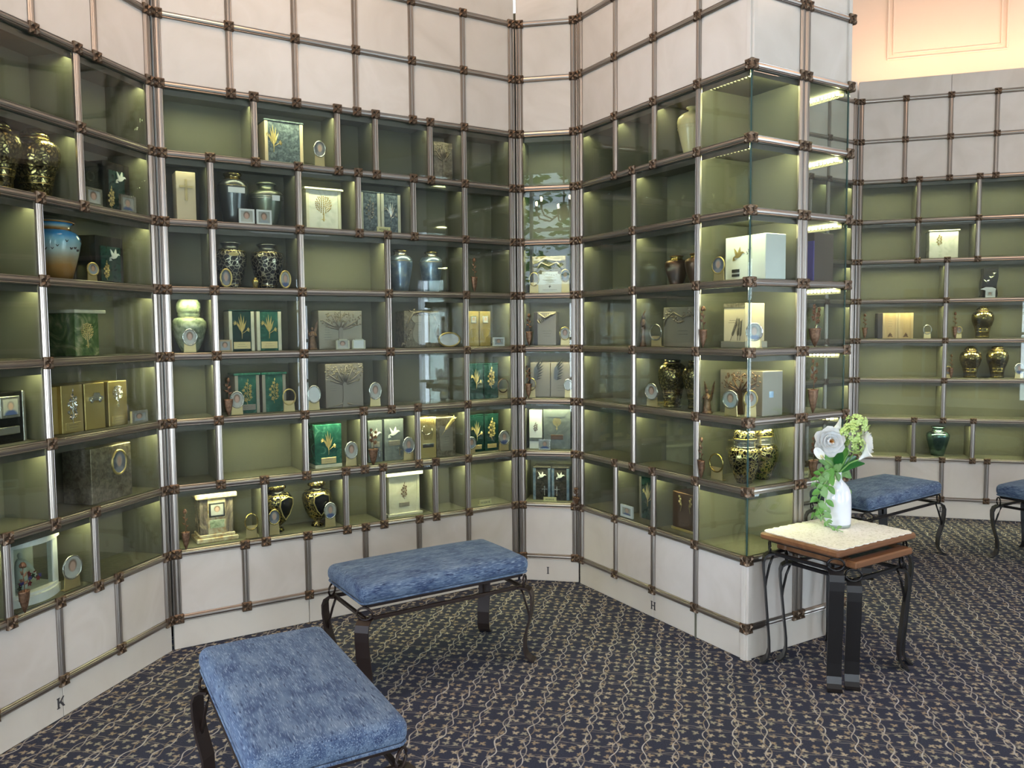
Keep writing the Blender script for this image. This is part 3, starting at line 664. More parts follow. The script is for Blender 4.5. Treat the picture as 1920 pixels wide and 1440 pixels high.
# ------------------------------------------------------------------ benches and nesting tables
def rounded_box(L, Wd, H, r, crown=.0):
    def coords(D):
        h = D / 2; k = [-h, -h + r * .12, -h + r * .35, -h + r * .65, -h + r]; n = max(2, int(D / .09)); mid = [-h + r + (D - 2 * r) * i / n for i in range(1, n)]
        return k + mid + [-x for x in reversed(k)]
    X, Y, Z = coords(L), coords(Wd), [-H / 2, -H / 2 + r * .3, -H / 2 + r * .7, 0, H / 2 - r * .7, H / 2 - r * .3, H / 2]
    vid = {}; v = []; f = []
    def V(i, j, k):
        if (i, j, k) not in vid:
            p = Vector((X[i], Y[j], Z[k])); c = Vector([max(-d / 2 + r, min(d / 2 - r, q)) for d, q in ((L, p.x), (Wd, p.y), (H, p.z))]); d = p - c
            if d.length > 1e-6: p = c + d.normalized() * min(r, d.length) if d.length > r else p
            q = (1 - (2 * p.x / L) ** 4) * (1 - (2 * p.y / Wd) ** 4)
            if p.z > 0: p.z += crown * max(0, q)
            vid[(i, j, k)] = len(v); v.append(tuple(p))
        return vid[(i, j, k)]
    nx, ny, nz = len(X) - 1, len(Y) - 1, len(Z) - 1
    for i in range(nx):
        for j in range(ny): f.append((V(i, j, nz), V(i + 1, j, nz), V(i + 1, j + 1, nz), V(i, j + 1, nz))); f.append((V(i, j, 0), V(i, j + 1, 0), V(i + 1, j + 1, 0), V(i + 1, j, 0)))
    for k in range(nz):
        for i in range(nx): f.append((V(i, 0, k), V(i + 1, 0, k), V(i + 1, 0, k + 1), V(i, 0, k + 1))); f.append((V(i, ny, k), V(i, ny, k + 1), V(i + 1, ny, k + 1), V(i + 1, ny, k)))
        for j in range(ny): f.append((V(0, j, k), V(0, j, k + 1), V(0, j + 1, k + 1), V(0, j + 1, k))); f.append((V(nx, j, k), V(nx, j + 1, k), V(nx, j + 1, k + 1), V(nx, j, k + 1)))
    return MB().add(v, f, True)
def iron_leg(sx, sy, top, width, splay=1.0):
    """flat cabriole bar swept in the diagonal plane of its corner, with a split brace under the knee"""
    d = Vector((sx, sy, 0)).normalized(); side = Vector((-d.y, d.x, 0))
    P = lambda a, z: d * a + Vector((0, 0, z))
    pts = [(-.012, top), (.020, top - .002), (.040, top - .014), (.050, top - .040), (.049, top - .080), (.040, top - .15), (.026, top * .45), (.014, .12), (.012, .06), (.022, .028), (.042, .010), (.062, .004)]
    m = MB().ribbon([P(a * splay, z) for a, z in pts], width, .009, side)
    m.tube([P(-.005, top - .012), P(.012, top - .06), P(.032 * splay, top - .13), P(.036 * splay, top - .16)], .006, 5)
    return m
def iron_frame(root, L, Wd, low, high, width, m, splay=1.0):
    for sx in (-1, 1):
        for sy in (-1, 1):
            c = (sx * L / 2, sy * Wd / 2, 0)
            lg = iron_leg(sx, sy, low, width, splay).build('leg', m, root, c)
            d = Vector((sx, sy, 0)).normalized(); side = Vector((-d.y, d.x, 0)); r1 = width * .56; r2 = (high - low) / 2 - .002
            MB().tube([Vector((side.x * r1 * cos(a), side.y * r1 * cos(a), (low + high) / 2 + r2 * sin(a))) + d * .012 for a in [2 * pi * i / 18 for i in range(18)]], .0052, 6, True).build('scroll_ring', m, root, c)
    for z, nm, t in ((low, 'lower_rail', .008), (high, 'upper_rail', .007)):
        for sy in (-1, 1): MB().box(-L / 2, L / 2, sy * Wd / 2 - t, sy * Wd / 2 + t, z - t, z + t, .002).build(nm, m, root)
        for sx in (-1, 1): MB().box(sx * L / 2 - t, sx * L / 2 + t, -Wd / 2, Wd / 2, z - t, z + t, .002).build(nm, m, root)
def bench(x, y, ang, label, L=.86, Wd=.44, low=.362, high=.420, m='iron_black'):
    b = tag(empty('upholstered_bench', (x, y, 0), RAD(ang)), label, 'bench', 'blue upholstered benches')
    iron_frame(b, L - .06, Wd - .06, low, high, .062, m)
    MB().box(-L / 2 + .02, L / 2 - .02, -Wd / 2 + .02, Wd / 2 - .02, high + .006, high + .018, .003).build('seat_board', m, b)
    cu = rounded_box(L, Wd, .078, .034, .016).build('cushion', 'velvet_blue', b, (0, 0, high + .052))
    # welt round the lower edge of the cushion
    h, w = L / 2 - .006, Wd / 2 - .006; pts = []
    for (cx, cy, a0) in ((h - .03, w - .03, 0), (-h + .03, w - .03, 90), (-h + .03, -w + .03, 180), (h - .03, -w + .03, 270)):
        for q in range(4): a = RAD(a0 + q * 30); pts.append((cx + .03 * cos(a), cy + .03 * sin(a), -.034))
    MB().tube(pts, .005, 5, True).build('welt', 'velvet_blue', cu)
    return b
a32 = RAD(32.5)
bench(-.40, 3.75, 32.5, 'blue velvet bench set parallel to the centre wall, in front of the narrow wall', m='iron_brown')
bench(-.696, 2.455, -60.5, 'nearest blue velvet bench, end on at the bottom of the picture', m='iron_brown')
bench(2.50, 5.47, 36.0, 'dark blue bench beyond the nesting tables, half hidden by the vase', L=.95)
bench(3.72, 5.22, -58.0, 'blue bench at the right edge of the picture, cut by the frame')
def side_table(x, y, ang, L, Wd, H, label, inset, width=.062):
    t = tag(empty('nesting_table', (x, y, 0), RAD(ang)), label, 'table', 'iron nesting tables with wooden tops')
    iron_frame(t, L - .085, Wd - .085, H - .098, H - .040, width, 'iron_black', .8)
    m = MB(); w = .055 if inset else L
    pr = [(0, -.030), (.0, -.012), (.010, -.003), (.016, 0)]
    if inset:
        for (a, b, c, d) in ((-L / 2, L / 2, -Wd / 2, -Wd / 2 + w), (-L / 2, L / 2, Wd / 2 - w, Wd / 2), (-L / 2, -L / 2 + w, -Wd / 2 + w, Wd / 2 - w), (L / 2 - w, L / 2, -Wd / 2 + w, Wd / 2 - w)):
            m.box(a, b, c, d, H - .032, H, .006)
        MB().box(-L / 2 + w, L / 2 - w, -Wd / 2 + w, Wd / 2 - w, H - .022, H - .004).build('inset_panel', 'table_inset', t)
    else: m.box(-L / 2, L / 2, -Wd / 2, Wd / 2, H - .032, H, .009)
    m.build('tabletop', 'table_wood', t)
    return t
side_table(1.530, 3.742, 32.7, .592, .425, .630, 'taller of the two nesting tables, lace and white vase on its wooden top', False)
side_table(1.549, 3.719, 32.7, .430, .425, .576, 'lower nesting table tucked under the taller one, dark inset wooden top', True)
# lace cloth with scalloped edge, corners hanging at the middle of each side of the table
def lace():
    L, Wd, n = .545, .405, 26; m = MB(); pts = []
    for (ax, ay, bx, by) in ((-1, -1, 1, -1), (1, -1, 1, 1), (1, 1, -1, 1), (-1, 1, -1, -1)):
        k = n if ay == by else int(n * .75)
        for i in range(k):
            t = i / k; w = abs(sin(pi * t * k / 2.6)) * .012
            x, y = (ax + (bx - ax) * t) * L / 2, (ay + (by - ay) * t) * Wd / 2
            q = Vector((by - ay, -(bx - ax))).normalized(); pts.append((x + q.x * w, y + q.y * w))
    c = len(pts); rings = []
    for s in (1, .93, .8, .6, .35): rings.append([(x * s, y * s, .0022 + (.0012 if i % 2 else 0) + .001 * sin(9 * x * s) * cos(11 * y * s)) for i, (x, y) in enumerate(pts)])
    v = [p for r in rings for p in r] + [(0, 0, .003)]; f = []
    for a in range(len(rings) - 1):
        for i in range(c): f.append((a * c + i, a * c + (i + 1) % c, (a + 1) * c + (i + 1) % c, (a + 1) * c + i))
    for i in range(c): f.append(((len(rings) - 1) * c + i, (len(rings) - 1) * c + (i + 1) % c, len(v) - 1))
    b = len(v); v += [(x, y, .0) for x, y in pts]
    for i in range(c): f.append((b + i, b + (i + 1) % c, (i + 1) % c, i))
    m.add(v, f); return m
o = lace().build('lace_doily', 'lace', None, (1.532, 3.748, .630), (0, 0, RAD(32.7))); tag(o, 'cream lace doily with scalloped edge spread on the taller nesting table', 'doily')
# ------------------------------------------------------------------ vase of flowers
VX, VY, VZ = 1.570, 3.845, .634
v = tag(empty('bottle_vase', (VX, VY, VZ)), 'white glass bottle vase with narrow neck on the lace doily', 'vase')
MB().lathe([(.0, .0), (.056, .0), (.060, .004), (.0615, .012), (0, .012)], 32).build('glass_foot', 'vase_base_glass', v)
MB().lathe([(.0, .012), (.058, .012), (.0615, .018), (.0625, .06), (.062, .11), (.0605, .150), (.056, .175), (.047, .195), (.033, .212), (.021, .224), (.0155, .234), (.0145, .248), (.0155, .260), (.0165, .263), (.012, .263), (.011, .245), (.0, .235)], 36).build('body', 'vase_glass', v)
def at(px, py, y=0.0): return Vector(((px - 1573) * .00259, y, (991 - py) * .00259))   # metres right of and above the vase foot
def petal_patch(L, Wd, cup, curl, nu=4, nv=4, th=0):
    v = []; f = []
    for i in range(nu + 1):
        t = i / nu; w = Wd * (sin(pi * min(1, t * .86 + .07)) ** .7)
        for j in range(nv + 1):
            s = j / nv * 2 - 1; v.append((s * w / 2, -cup * (1 - s * s) * w * .5 - curl * t * t * L + (.08 * L if abs(s) == 1 else 0) * 0, t * L))
    for i in range(nu):
        for j in range(nv): a = i * (nv + 1) + j; f.append((a, a + 1, a + nv + 2, a + nv + 1))
    return v, f
def stem_to(name, mbpts, parent, r=.0028, m='stem_green'): return MB().tube(mbpts, r, 6).build(name, m, parent)
NECK = Vector((0, 0, .255))
def flower_root(nm, label, cat, group=None):
    return tag(empty(nm, (VX, VY, VZ)), label, cat, group)
def peony(c, face, R_, label):
    r = flower_root('peony', label, 'flower', 'white peonies'); f = Vector(face).normalized()
    q = f.to_track_quat('Z', 'Y').to_matrix().to_4x4(); T0 = Matrix.Translation(c) @ q
    stem_to('stem', [NECK - Vector((0, 0, .1)), NECK, (NECK + c) / 2 + Vector((0, .02, .0)), c - f * R_ * .5], r)
    rows = ((6, .95, .98, 80, .0, .06, .10), (7, .84, .90, 62, .12, -.10, .20), (7, .72, .78, 44, .22, -.2, .28), (7, .58, .62, 24, .32, -.22, .26), (6, .46, .48, 6, .42, -.2, .14))
    for ri, (n_, L, Wd, tilt, h, curl, e) in enumerate(rows):
        for i in range(n_):
            a = 2 * pi * (i + .5 * (ri % 2) + random.uniform(-.1, .1)) / n_
            vv, ff = petal_patch(R_ * L, R_ * Wd * 1.0, .34, curl * .6)
            T = T0 @ Matrix.Rotation(a, 4, 'Z') @ Matrix.Translation((0, R_ * e, -R_ * .30 + R_ * h * .5)) @ Matrix.Rotation(RAD(-tilt + random.uniform(-6, 6)), 4, 'X') @ Matrix.Rotation(pi, 4, 'Z')
            MB().add(vv, ff, True, T).build('petal', 'petal_white', r)
    m = MB()
    for i in range(16): a = i * 2.4; m.tube([T0 @ Vector((.002 * cos(a), .002 * sin(a), 0)), T0 @ Vector((R_ * .16 * cos(a), R_ * .16 * sin(a), R_ * (.26 + .06 * (i % 3))))], .0014, 4)
    m.build('stamens', 'stamen', r)
def calla(c, axis, L, label, roll=0):
    r = flower_root('calla_lily', label, 'flower', 'white calla lilies'); f = Vector(axis).normalized()
    T0 = Matrix.Translation(c) @ f.to_track_quat('Z', 'Y').to_matrix().to_4x4() @ Matrix.Rotation(roll, 4, 'Z')
    v = []; fs = []; nu, nv = 8, 14
    for i in range(nu + 1):
        t = i / nu; rad = L * (.05 + .10 * t + .20 * t ** 3)
        for j in range(nv + 1):
            a = 2 * pi * j / nv; lip = max(0, cos(a)); z = L * t * (.62 + .38 * lip * t) ; e = rad * (1 + .35 * lip * t)
            v.append((e * cos(a), e * sin(a) * .8, z))
    for i in range(nu):
        for j in range(nv): a = i * (nv + 1) + j; fs.append((a, a + 1, a + nv + 2, a + nv + 1))
    MB().add(v, fs, True, T0).build('spathe', 'calla_white', r)
    MB().tube([T0 @ Vector((0, 0, L * .1)), T0 @ Vector((0, 0, L * .55))], .004).build('spadix', 'tag_yellow', r)
    b = T0 @ Vector((0, 0, .004)); stem_to('stem', [NECK - Vector((0, 0, .1)), NECK, (NECK * .45 + b * .55) + Vector((0, .01, .01)), b], r, .004)
def big_leaf(parent, base, tip, wd, m, bend=.02, nm='leaf'):
    b, t = Vector(base), Vector(tip); d = t - b; L = d.length; q = d.normalized(); side = q.cross(Vector((0, 1, .25))).normalized(); nrm = side.cross(q)
    v = []; n = 7
    for i in range(n + 1):
        s = i / n; w = wd * (sin(pi * min(1, s * .93 + .035)) ** .8) / 2; c = b + d * s + Vector((0, 0, bend * sin(pi * s)))
        v += [tuple(c - side * w + nrm * w * .25), tuple(c), tuple(c + side * w + nrm * w * .25)]
    f = []
    for i in range(n): a = i * 3; f += [(a, a + 1, a + 4, a + 3), (a + 1, a + 2, a + 5, a + 4)]
    return MB().add(v, f, True).build(nm, m, parent)
peony(at(1549, 829, -.055), (-.12, -1, .18), .071, 'open white peony with orange centre facing forward, at the left of the vase')
peony(at(1625, 836, .0), (.85, -.35, .1), .066, 'white peony in profile at the right side of the bouquet')
calla(at(1556, 812, -.01), (.55, -.25, .42), .075, 'white calla lily on top of the bouquet above the open peony', 1.2)
calla(at(1538, 862, -.06), (-.62, -.5, .55), .070, 'white calla lily drooping below the open peony on the left', 2.4)
calla(at(1600, 862, -.07), (.62, -.35, .75), .085, 'white calla lily in front of the right-hand peony', 1.7)
vb = flower_root('viburnum_spray', 'lime green viburnum spray of small florets between the two peonies', 'flower')
m = MB()
for (cx, cy, yy, R_, n_) in ((1585, 817, -.05, .052, 34), (1607, 800, .0, .055, 34), (1594, 836, -.06, .040, 20)):
    c = at(cx, cy, yy)
    for i in range(n_):
        d = Vector((random.gauss(0, 1), random.gauss(0, 1) - .5, random.gauss(0, 1))).normalized(); p = c + d * R_ * random.uniform(.75, 1.05)
        T = Matrix.Translation(p) @ d.to_track_quat('Z', 'Y').to_matrix().to_4x4() @ Matrix.Rotation(random.random() * 3, 4, 'Z'); s = random.uniform(.011, .016)
        for k in range(4):
            a = k * pi / 2; m.add([(0, 0, 0), (s * cos(a - .6), s * sin(a - .6), .003), (s * 1.15 * cos(a), s * 1.15 * sin(a), .0), (s * cos(a + .6), s * sin(a + .6), .003)], [(0, 1, 2, 3)], False, T)
o = m.build('florets', 'floret_lime', vb); o['kind'] = 'stuff'
for p in (at(1585, 817, -.04), at(1607, 800, .0), at(1594, 836, -.05)): stem_to('stem', [NECK - Vector((0, 0, .1)), NECK, (NECK + p) / 2 + Vector((0, .015, 0)), p], vb)
lf = flower_root('peony_foliage', 'deep green broad leaves fanning out of the vase neck under the flowers', 'foliage')
for (tip, w, mm) in (((1617, 872, -.03), .042, 'leaf_deep'), ((1615, 864, .05), .050, 'leaf_deep'), ((1586, 842, -.02), .045, 'leaf_fresh'), ((1568, 846, -.04), .05, 'leaf_deep'), ((1596, 846, .04), .05, 'leaf_deep'), ((1552, 858, .03), .045, 'leaf_fresh'), ((1606, 905, .05), .045, 'leaf_grey_green'), ((1540, 868, .02), .04, 'leaf_grey_green'), ((1580, 838, .04), .05, 'leaf_deep')):
    big_leaf(lf, NECK + Vector((0, 0, .0)), at(*tip), w, mm, .015)
vn = flower_root('trailing_vine', 'pale green leafy vine trailing from the vase neck down to the doily', 'vine')
vines = [[(1571, 888, -.01), (1556, 880, -.03), (1540, 884, -.05), (1527, 898, -.05), (1521, 915, -.05)],
         [(1571, 888, -.01), (1550, 892, -.05), (1535, 910, -.07), (1524, 930, -.07), (1527, 955, -.07), (1538, 975, -.09), (1556, 990, -.12)],
         [(1571, 888, -.01), (1552, 900, -.03), (1545, 925, -.05), (1540, 950, -.06), (1532, 968, -.07), (1545, 984, -.10), (1562, 989, -.14)],
         [(1571, 888, -.0), (1558, 905, .02), (1548, 930, .03), (1538, 960, .03), (1530, 978, .0)]]
for pts in vines:
    P = [at(*p) for p in pts]; MB().tube(P, .0019, 5).build('runner', 'stem_green', vn)
    for i in range(1, len(P)):
        for s in (0.0, .5):
            c = P[i - 1].lerp(P[i], s)
            for sd in ((-1, 1) if random.random() < .6 else (random.choice((-1, 1)),)):
                d = (P[i] - P[i - 1]).normalized(); e = Vector((d.z * sd, -.35 + random.uniform(-.3, .3), -d.x * sd)) * .8 + d * .5 + Vector((random.uniform(-.3, .3), 0, random.uniform(-.2, .2)))
                L = random.uniform(.032, .056) * (.6 if i >= 5 else 1)
                tip = c + e.normalized() * L
                if tip.z < .006: tip.z = .006
                big_leaf(vn, c, tip, L * .56, random.choice(('leaf_grey_green', 'leaf_fresh', 'leaf_grey_green')), .004)
for (px, py, y) in ((1606, 940, .06), (1598, 930, .05)): big_leaf(vn, at(px - 8, py - 14, y - .01), at(px, py, y), .032, 'leaf_grey_green', .003)
# ------------------------------------------------------------------ what stands in the niches
# place(): s along the wall, d behind the glass plane (rows), row k -> an empty on the niche floor, facing the room
def place(name, w, k, s, d, rz=0.0):
    root, org, ang = WALLS[w]
    c, e = cos(ang), sin(ang); x, y = s * U, d * U
    return empty(name, (org[0] + c * x - e * y, org[1] + e * x + c * y, zk(k) + .0575 * U), ang + rz)
PROF = {
 'ovoid': ([(0, 0), (.60, 0), (.62, .03), (.56, .045), (.60, .06), (.60, .17), (.65, .19), (.63, .21), (.70, .26), (.68, .29), (.86, .42), (.97, .54), (1, .63), (.96, .72), (.84, .79), (.62, .83)], [(.62, .83), (.54, .845), (.52, .865)], [(.54, .865), (.58, .88), (.55, .91), (.42, .95), (.34, .965), (.30, .985), (.14, 1), (0, 1)]),
 'shield': ([(0, 0), (.40, 0), (.42, .02), (.34, .05), (.20, .08), (.24, .12), (.52, .19), (.78, .33), (.93, .48), (1, .60), (.97, .67), (.82, .73), (.55, .77)], [(.55, .77), (.45, .79), (.44, .83), (.52, .85), (.58, .86)], [(.58, .86), (.60, .88), (.57, .92), (.54, .96), (.40, .985), (.2, 1), (0, 1)]),
 'jar': ([(0, 0), (.60, 0), (.62, .05), (.60, .07), (.72, .18), (.90, .42), (.99, .60), (1, .68), (.94, .76), (.76, .82)], [(.76, .82), (.52, .86), (.50, .90), (.62, .95)], [(.62, .95), (.64, .965), (.52, .98), (.3, 1), (0, 1)]),
 'tall': ([(0, 0), (.62, 0), (.70, .15), (.86, .40), (.98, .60), (1, .70), (.94, .78), (.74, .84)], [(.74, .84), (.50, .88), (.47, .90), (.53, .93)], [(.53, .93), (.58, .945), (.56, .975), (.40, .99), (.2, 1), (0, 1)]),
 'wide': ([(0, 0), (.55, 0), (.62, .10), (.80, .34), (.95, .55), (1, .66), (.97, .72), (.85, .77), (.62, .80)], [(.62, .80), (.46, .82), (.44, .90), (.50, .93)], [(.56, .93), (.60, .95), (.5, .975), (.2, .99), (0, 1)]),
 'dusk': ([(0, 0), (.66, 0), (.76, .16), (.90, .40), (1, .62), (.98, .70), (.86, .77), (.68, .81)], [(.68, .81), (.64, .84), (.64, .90), (.74, .93)], [(.80, .93), (.82, .945), (.60, .98), (.2, 1), (0, 1)]),
 'baluster': ([(0, 0), (.50, 0), (.56, .08), (.78, .34), (.96, .58), (1, .70), (.94, .78), (.72, .85), (.45, .89)], [(.45, .89), (.26, .91), (.24, .95)], [(.26, .95), (.40, .97), (.42, .99), (.20, 1), (0, 1)]),
 'squat': ([(0, 0), (.46, 0), (.50, .03), (.62, .10), (.86, .28), (1, .44), (.98, .54), (.82, .60), (.62, .62)], [(.62, .62), (.60, .64), (.64, .66), (.60, .70), (.66, .72), (.68, .76)], [(.68, .76), (.70, .80), (.66, .88), (.50, .95), (.25, .99), (0, 1)]),
}
def urn(t, wd, h, prof, mb, mn, ml, bands=()):
    R_, H = wd * U / 2, h * U; P = PROF[prof]
    for pr, nm, mm in ((P[0], 'body', mb), (P[1], 'neck', mn), (P[2], 'lid', ml)):
        me = cached(('urn', prof, nm, round(wd, 2), round(h, 2), mm), lambda: MB().lathe([(r * R_, z * H) for r, z in pr], 28).mesh(nm, mm)); put(me, nm, t)
    for (z, r, th, mm) in bands:
        MB().tube([(r * R_ * cos(a), r * R_ * sin(a), z * H) for a in [2 * pi * i / 28 for i in range(28)]], th * R_, 5, True).build('band', mm, t)
def oval_plate(rx, rz, y0, y1, n=20): return MB().prism([(rx * cos(2 * pi * i / n), rz * sin(2 * pi * i / n)) for i in range(n)], y0, y1)
def ring(rx, rz, r, n=22): return MB().tube([(rx * cos(2 * pi * i / n), 0, rz * sin(2 * pi * i / n)) for i in range(n)], r, 6, True)
def oval_stand(t, wd, h, photo=None, mring='silver', mplate='brass_plate'):
    """oval ring on a narrow brass plate that stands on the niche floor"""
    w, H = wd * U, h * U; rx = w * .5; rz = min(H * .36, rx * 1.28); cz = H - rz; pw = w * .38
    MB().prism([(-pw * 1.08, 0), (pw * 1.08, 0), (pw * .95, cz - rz * .45), (-pw * .95, cz - rz * .45)], .003, .007).box(-pw, pw, .003, .028, 0, .003).build('stand_plate', mplate, t)
    put(cached(('ring', round(rx, 3), round(rz, 3), mring), lambda: ring(rx - .003, rz - .003, .0042).mesh('ring', mring)), 'ring', t, (0, 0, cz))
    if photo: put(cached(('ovph', round(rx, 3), round(rz, 3), photo), lambda: oval_plate(rx * .88, rz * .88, -.001, .003).mesh('photo', photo)), 'photo', t, (0, 0, cz))
def oval_frame(t, wd, h, photo, m='silver'):
    w, H = wd * U / 2, h * U / 2
    ring(w - .004, H - .004, .0055, 26).build('rim', m, t, (0, 0, H)); oval_plate(w * .86, H * .86, .0, .004).build('photo', photo, t, (0, 0, H))
    MB().box(-.006, .006, .004, .03, 0, .004).prism([(-.006, 0), (.006, 0), (.004, H), (-.004, H)], .004, .008).build('easel_back', m, t)
def frame(t, wd, h, photo, m='silver', pillars=False):
    w, H = wd * U / 2, h * U; b = w * .24
    mb = MB()
    if pillars: mb.box(-w, -w + b * .8, -.004, .008, 0, H * .86).box(w - b * .8, w, -.004, .008, 0, H * .86).box(-w * .62, w * .62, -.005, .009, H * .86, H).box(-w, w, -.004, .010, 0, H * .08)
    else: mb.box(-w, w, -.004, .008, 0, b).box(-w, w, -.004, .008, H - b, H).box(-w, -w + b, -.004, .008, b, H - b).box(w - b, w, -.004, .008, b, H - b)
    mb.build('border', m, t)
    MB().box(-w + b * .7, w - b * .7, .001, .006, b * .5, H - b * .5).build('photo', photo, t)
    MB().prism([(-.006, 0), (.006, 0), (.003, H * .8), (-.003, H * .8)], .008, .014).build('easel_back', m, t)
def cone_vase(t, wd, h, style='rose', m='bronze_cast'):
    """pointed bronze bud vase hung on the front of the glass, a bronze flower in it"""
    w, H = wd * U / 2 * .95, h * U; hc = H * .44
    MB().lathe([(.0, 0), (w * .18, hc * .06), (w * .55, hc * .32), (w * .85, hc * .68), (w * .92, hc * .92), (w * 1.02, hc), (w * .8, hc * .985), (w * .5, hc * .9)], 14, sy=.55).build('cone', m, t)
    MB().box(-w * .2, w * .2, w * .4, .0215, hc * .5, hc * .9).build('hook', m, t)
    st = MB().tube([(0, 0, hc * .8), (w * .15, 0, hc * 1.3), (-w * .1, 0, H * .78), (0, 0, H * .9)], .0022, 5)
    lv = MB()
    for (z, sd, a) in ((H * .56, 1, .5), (H * .62, -1, 2.6), (H * .70, 1, .9), (H * .75, -1, 2.3)): lv.leaf(0, z, w * 1.0, w * .55, a, -.002, .003)
    st.build('stem', m, t); lv.build('leaves', m, t)
    bl = MB()
    if style == 'rose':
        bl.ell((0, 0, H * .94), (w * .42, w * .42, H * .06), nu=10)
        for i in range(5): a = i * 1.2566; bl.ell((w * .25 * cos(a), w * .25 * sin(a), H * .925), (w * .28, w * .28, H * .045), nu=6, nv=4)
    elif style == 'bud': bl.ell((w * .1, 0, H * .93), (w * .36, w * .36, H * .065), nu=10)
    else:
        for i in range(6):
            z = H * (.62 + .065 * i); sx = (-1) ** i * w * .45
            for q in range(5): bl.leaf(sx, z, w * .42, w * .3, q * 1.2566, -.004 - .001 * i, .004)
    bl.build('bloom', m, t)
# ---- raised ornaments on the box fronts; all lie on the plane y = 0 of their box front
def emblem(kind, H):
    m = MB(); rnd = random.Random(hash(kind) % 7 + 3) if False else random.Random(len(kind) * 13 + 1)
    if kind == 'tree':                       # rounded tree with many leaves on a short trunk
        for i in range(10):
            z = H * (.26 + .70 * i / 9); half = H * .33 * (sin(pi * min(1, .16 + .86 * (1 - i / 9.5))) ** .8)
            n = max(1, int(half / (H * .07)))
            for j in range(-n, n + 1): m.leaf(half * j / max(n, 1) * .85, z - abs(j) * H * .012, H * .10, H * .055, pi / 2 + (-j) * .28 + rnd.uniform(-.3, .3), 0, H * .035)
        m.prism([(-H * .025, 0), (H * .025, 0), (H * .015, H * .34), (-H * .015, H * .34)], -.004, .0); m.leaf(-H * .12, .01, H * .24, H * .05, 0, 0, H * .02)
    elif kind == 'spray':                    # stem hung with five-petalled flowers
        pts = [(0, 0), (-.03, .14), (.04, .26), (-.03, .38), (.03, .5), (-.02, .62), (.03, .74), (-.01, .86)]
        m.tube([(x * H, -.002, z * H) for x, z in pts], H * .014, 5)
        for i, (x, z) in enumerate(pts[2:]):
            for sd in ((-1, 1) if i < 5 else (0,)):
                for q in range(5): m.leaf((x + sd * (.10 + .03 * (i % 2))) * H, (z + .03 * sd) * H, H * .085, H * .06, q * 1.2566 + i, -.001 * (i % 3), H * .04)
        for (x, z, a) in ((.02, .16, .3), (-.02, .12, 2.7), (.03, .93, 1.5)): m.leaf(x * H, z * H, H * .15, H * .06, a, 0, H * .03)
    elif kind == 'lily':                     # sheaf of blades and two trumpet flowers
        for (x, a, L) in ((0, 1.75, .62), (.02, 1.45, .66), (.01, 1.62, .74), (-.01, 1.95, .46), (.02, 1.22, .5)): m.leaf(x * H, H * .26, L * H, H * .085, a, -.001, H * .03)
        m.tube([(0, -.002, 0), (.01 * H, -.002, .15 * H), (-.01 * H, -.002, .4 * H)], H * .016, 5)
        for (x0_, z0_, x1_, z1_) in ((0, .34, -.20, .60), (0, .20, .20, .34)):
            m.tube([(x0_ * H, -.002, z0_ * H), (x1_ * .6 * H, -.002, (z0_ * .5 + z1_ * .5) * H), (x1_ * H, -.003, z1_ * H)], H * .012, 5)
            for q in range(4): m.leaf(x1_ * H, z1_ * H, H * .14, H * .055, (0.2 if x1_ > 0 else 2.9) + (q - 1.5) * .55, -.002, H * .03)
    elif kind == 'dove':
        p = [(-.42, -.10), (-.10, -.16), (.10, -.10), (.24, .04), (.34, .10), (.46, .08), (.36, .18), (.26, .20), (.16, .16), (.12, .46), (.0, .28), (-.06, .12), (-.34, .42), (-.28, .12), (-.22, .0), (-.46, -.30), (-.24, -.26)]
        m.prism([(x * H, (z + .3) * H) for x, z in p], -.004, 0)
    elif kind == 'cross': m.box(-H * .05, H * .05, -.007, 0, 0, H).box(-H * .30, H * .30, -.007, 0, H * .60, H * .70)
    elif kind == 'twin_sprig':
        for sd in (-1, 1):
            c = sd * H * .42
            m.tube([(c - sd * H * .02, -.002, H * .1), (c - sd * H * .12, -.002, H * .5), (c, -.002, H * .85)], H * .02, 5)
            for i in range(4):
                for q in range(5): m.leaf(c + sd * H * (.02 + .09 * (i % 2)) - sd * H * .06, H * (.52 + .14 * i), H * .10, H * .08, q * 1.2566, -.001 * i, H * .05)
    elif kind == 'wing':                     # swept leaf-like plume
        for i in range(7): m.leaf(-H * .34, H * (.12 + .10 * i), H * (.46 + .07 * i) * .95, H * .13, .95 - .22 * (6 - i) * .6, -.0015 * (i % 2), H * .07)
        m.prism([(-H * .38, H * .15), (-H * .22, H * .05), (-H * .10, H * .55), (-H * .22, H * .92), (-H * .36, H * .75)], -.006, 0)
    elif kind == 'feathers':
        for (x, a, L) in ((-.05, 1.15, .9), (.30, 1.5, .8), (.42, 1.5, .74)):
            for i in range(9):
                t = .2 + i * .085; px, pz = x * H + cos(a) * L * H * t, sin(a) * L * H * t
                for sd in (-1, 1): m.leaf(px, pz, H * .16, H * .05, a + sd * .45, -.001, H * .03)
            m.tube([(x * H, -.002, 0), (x * H + cos(a) * L * H, -.002, sin(a) * L * H)], H * .010, 4)
    elif kind == 'car':                      # small old car in relief
        m.prism([(-.5, .05), (.5, .05), (.52, .22), (.36, .28), (.26, .44), (-.08, .46), (-.20, .28), (-.48, .24)], -.006, 0) if False else m.prism([(x * H, z * H) for x, z in [(-.5, .05), (.5, .05), (.52, .22), (.36, .28), (.26, .44), (-.08, .46), (-.20, .28), (-.48, .24)]], -.006, 0)
        for x in (-.28, .30): m.ell((x * H, -.006, .06 * H), (.13 * H, .004, .13 * H), nu=10)
    elif kind == 'wreath':
        for i in range(22): a = i * 2 * pi / 22; m.leaf(H * .36 * cos(a), H * .5 + H * .30 * sin(a), H * .15, H * .08, a + 1.2, -.001 * (i % 2), H * .05)
    elif kind == 'birds':
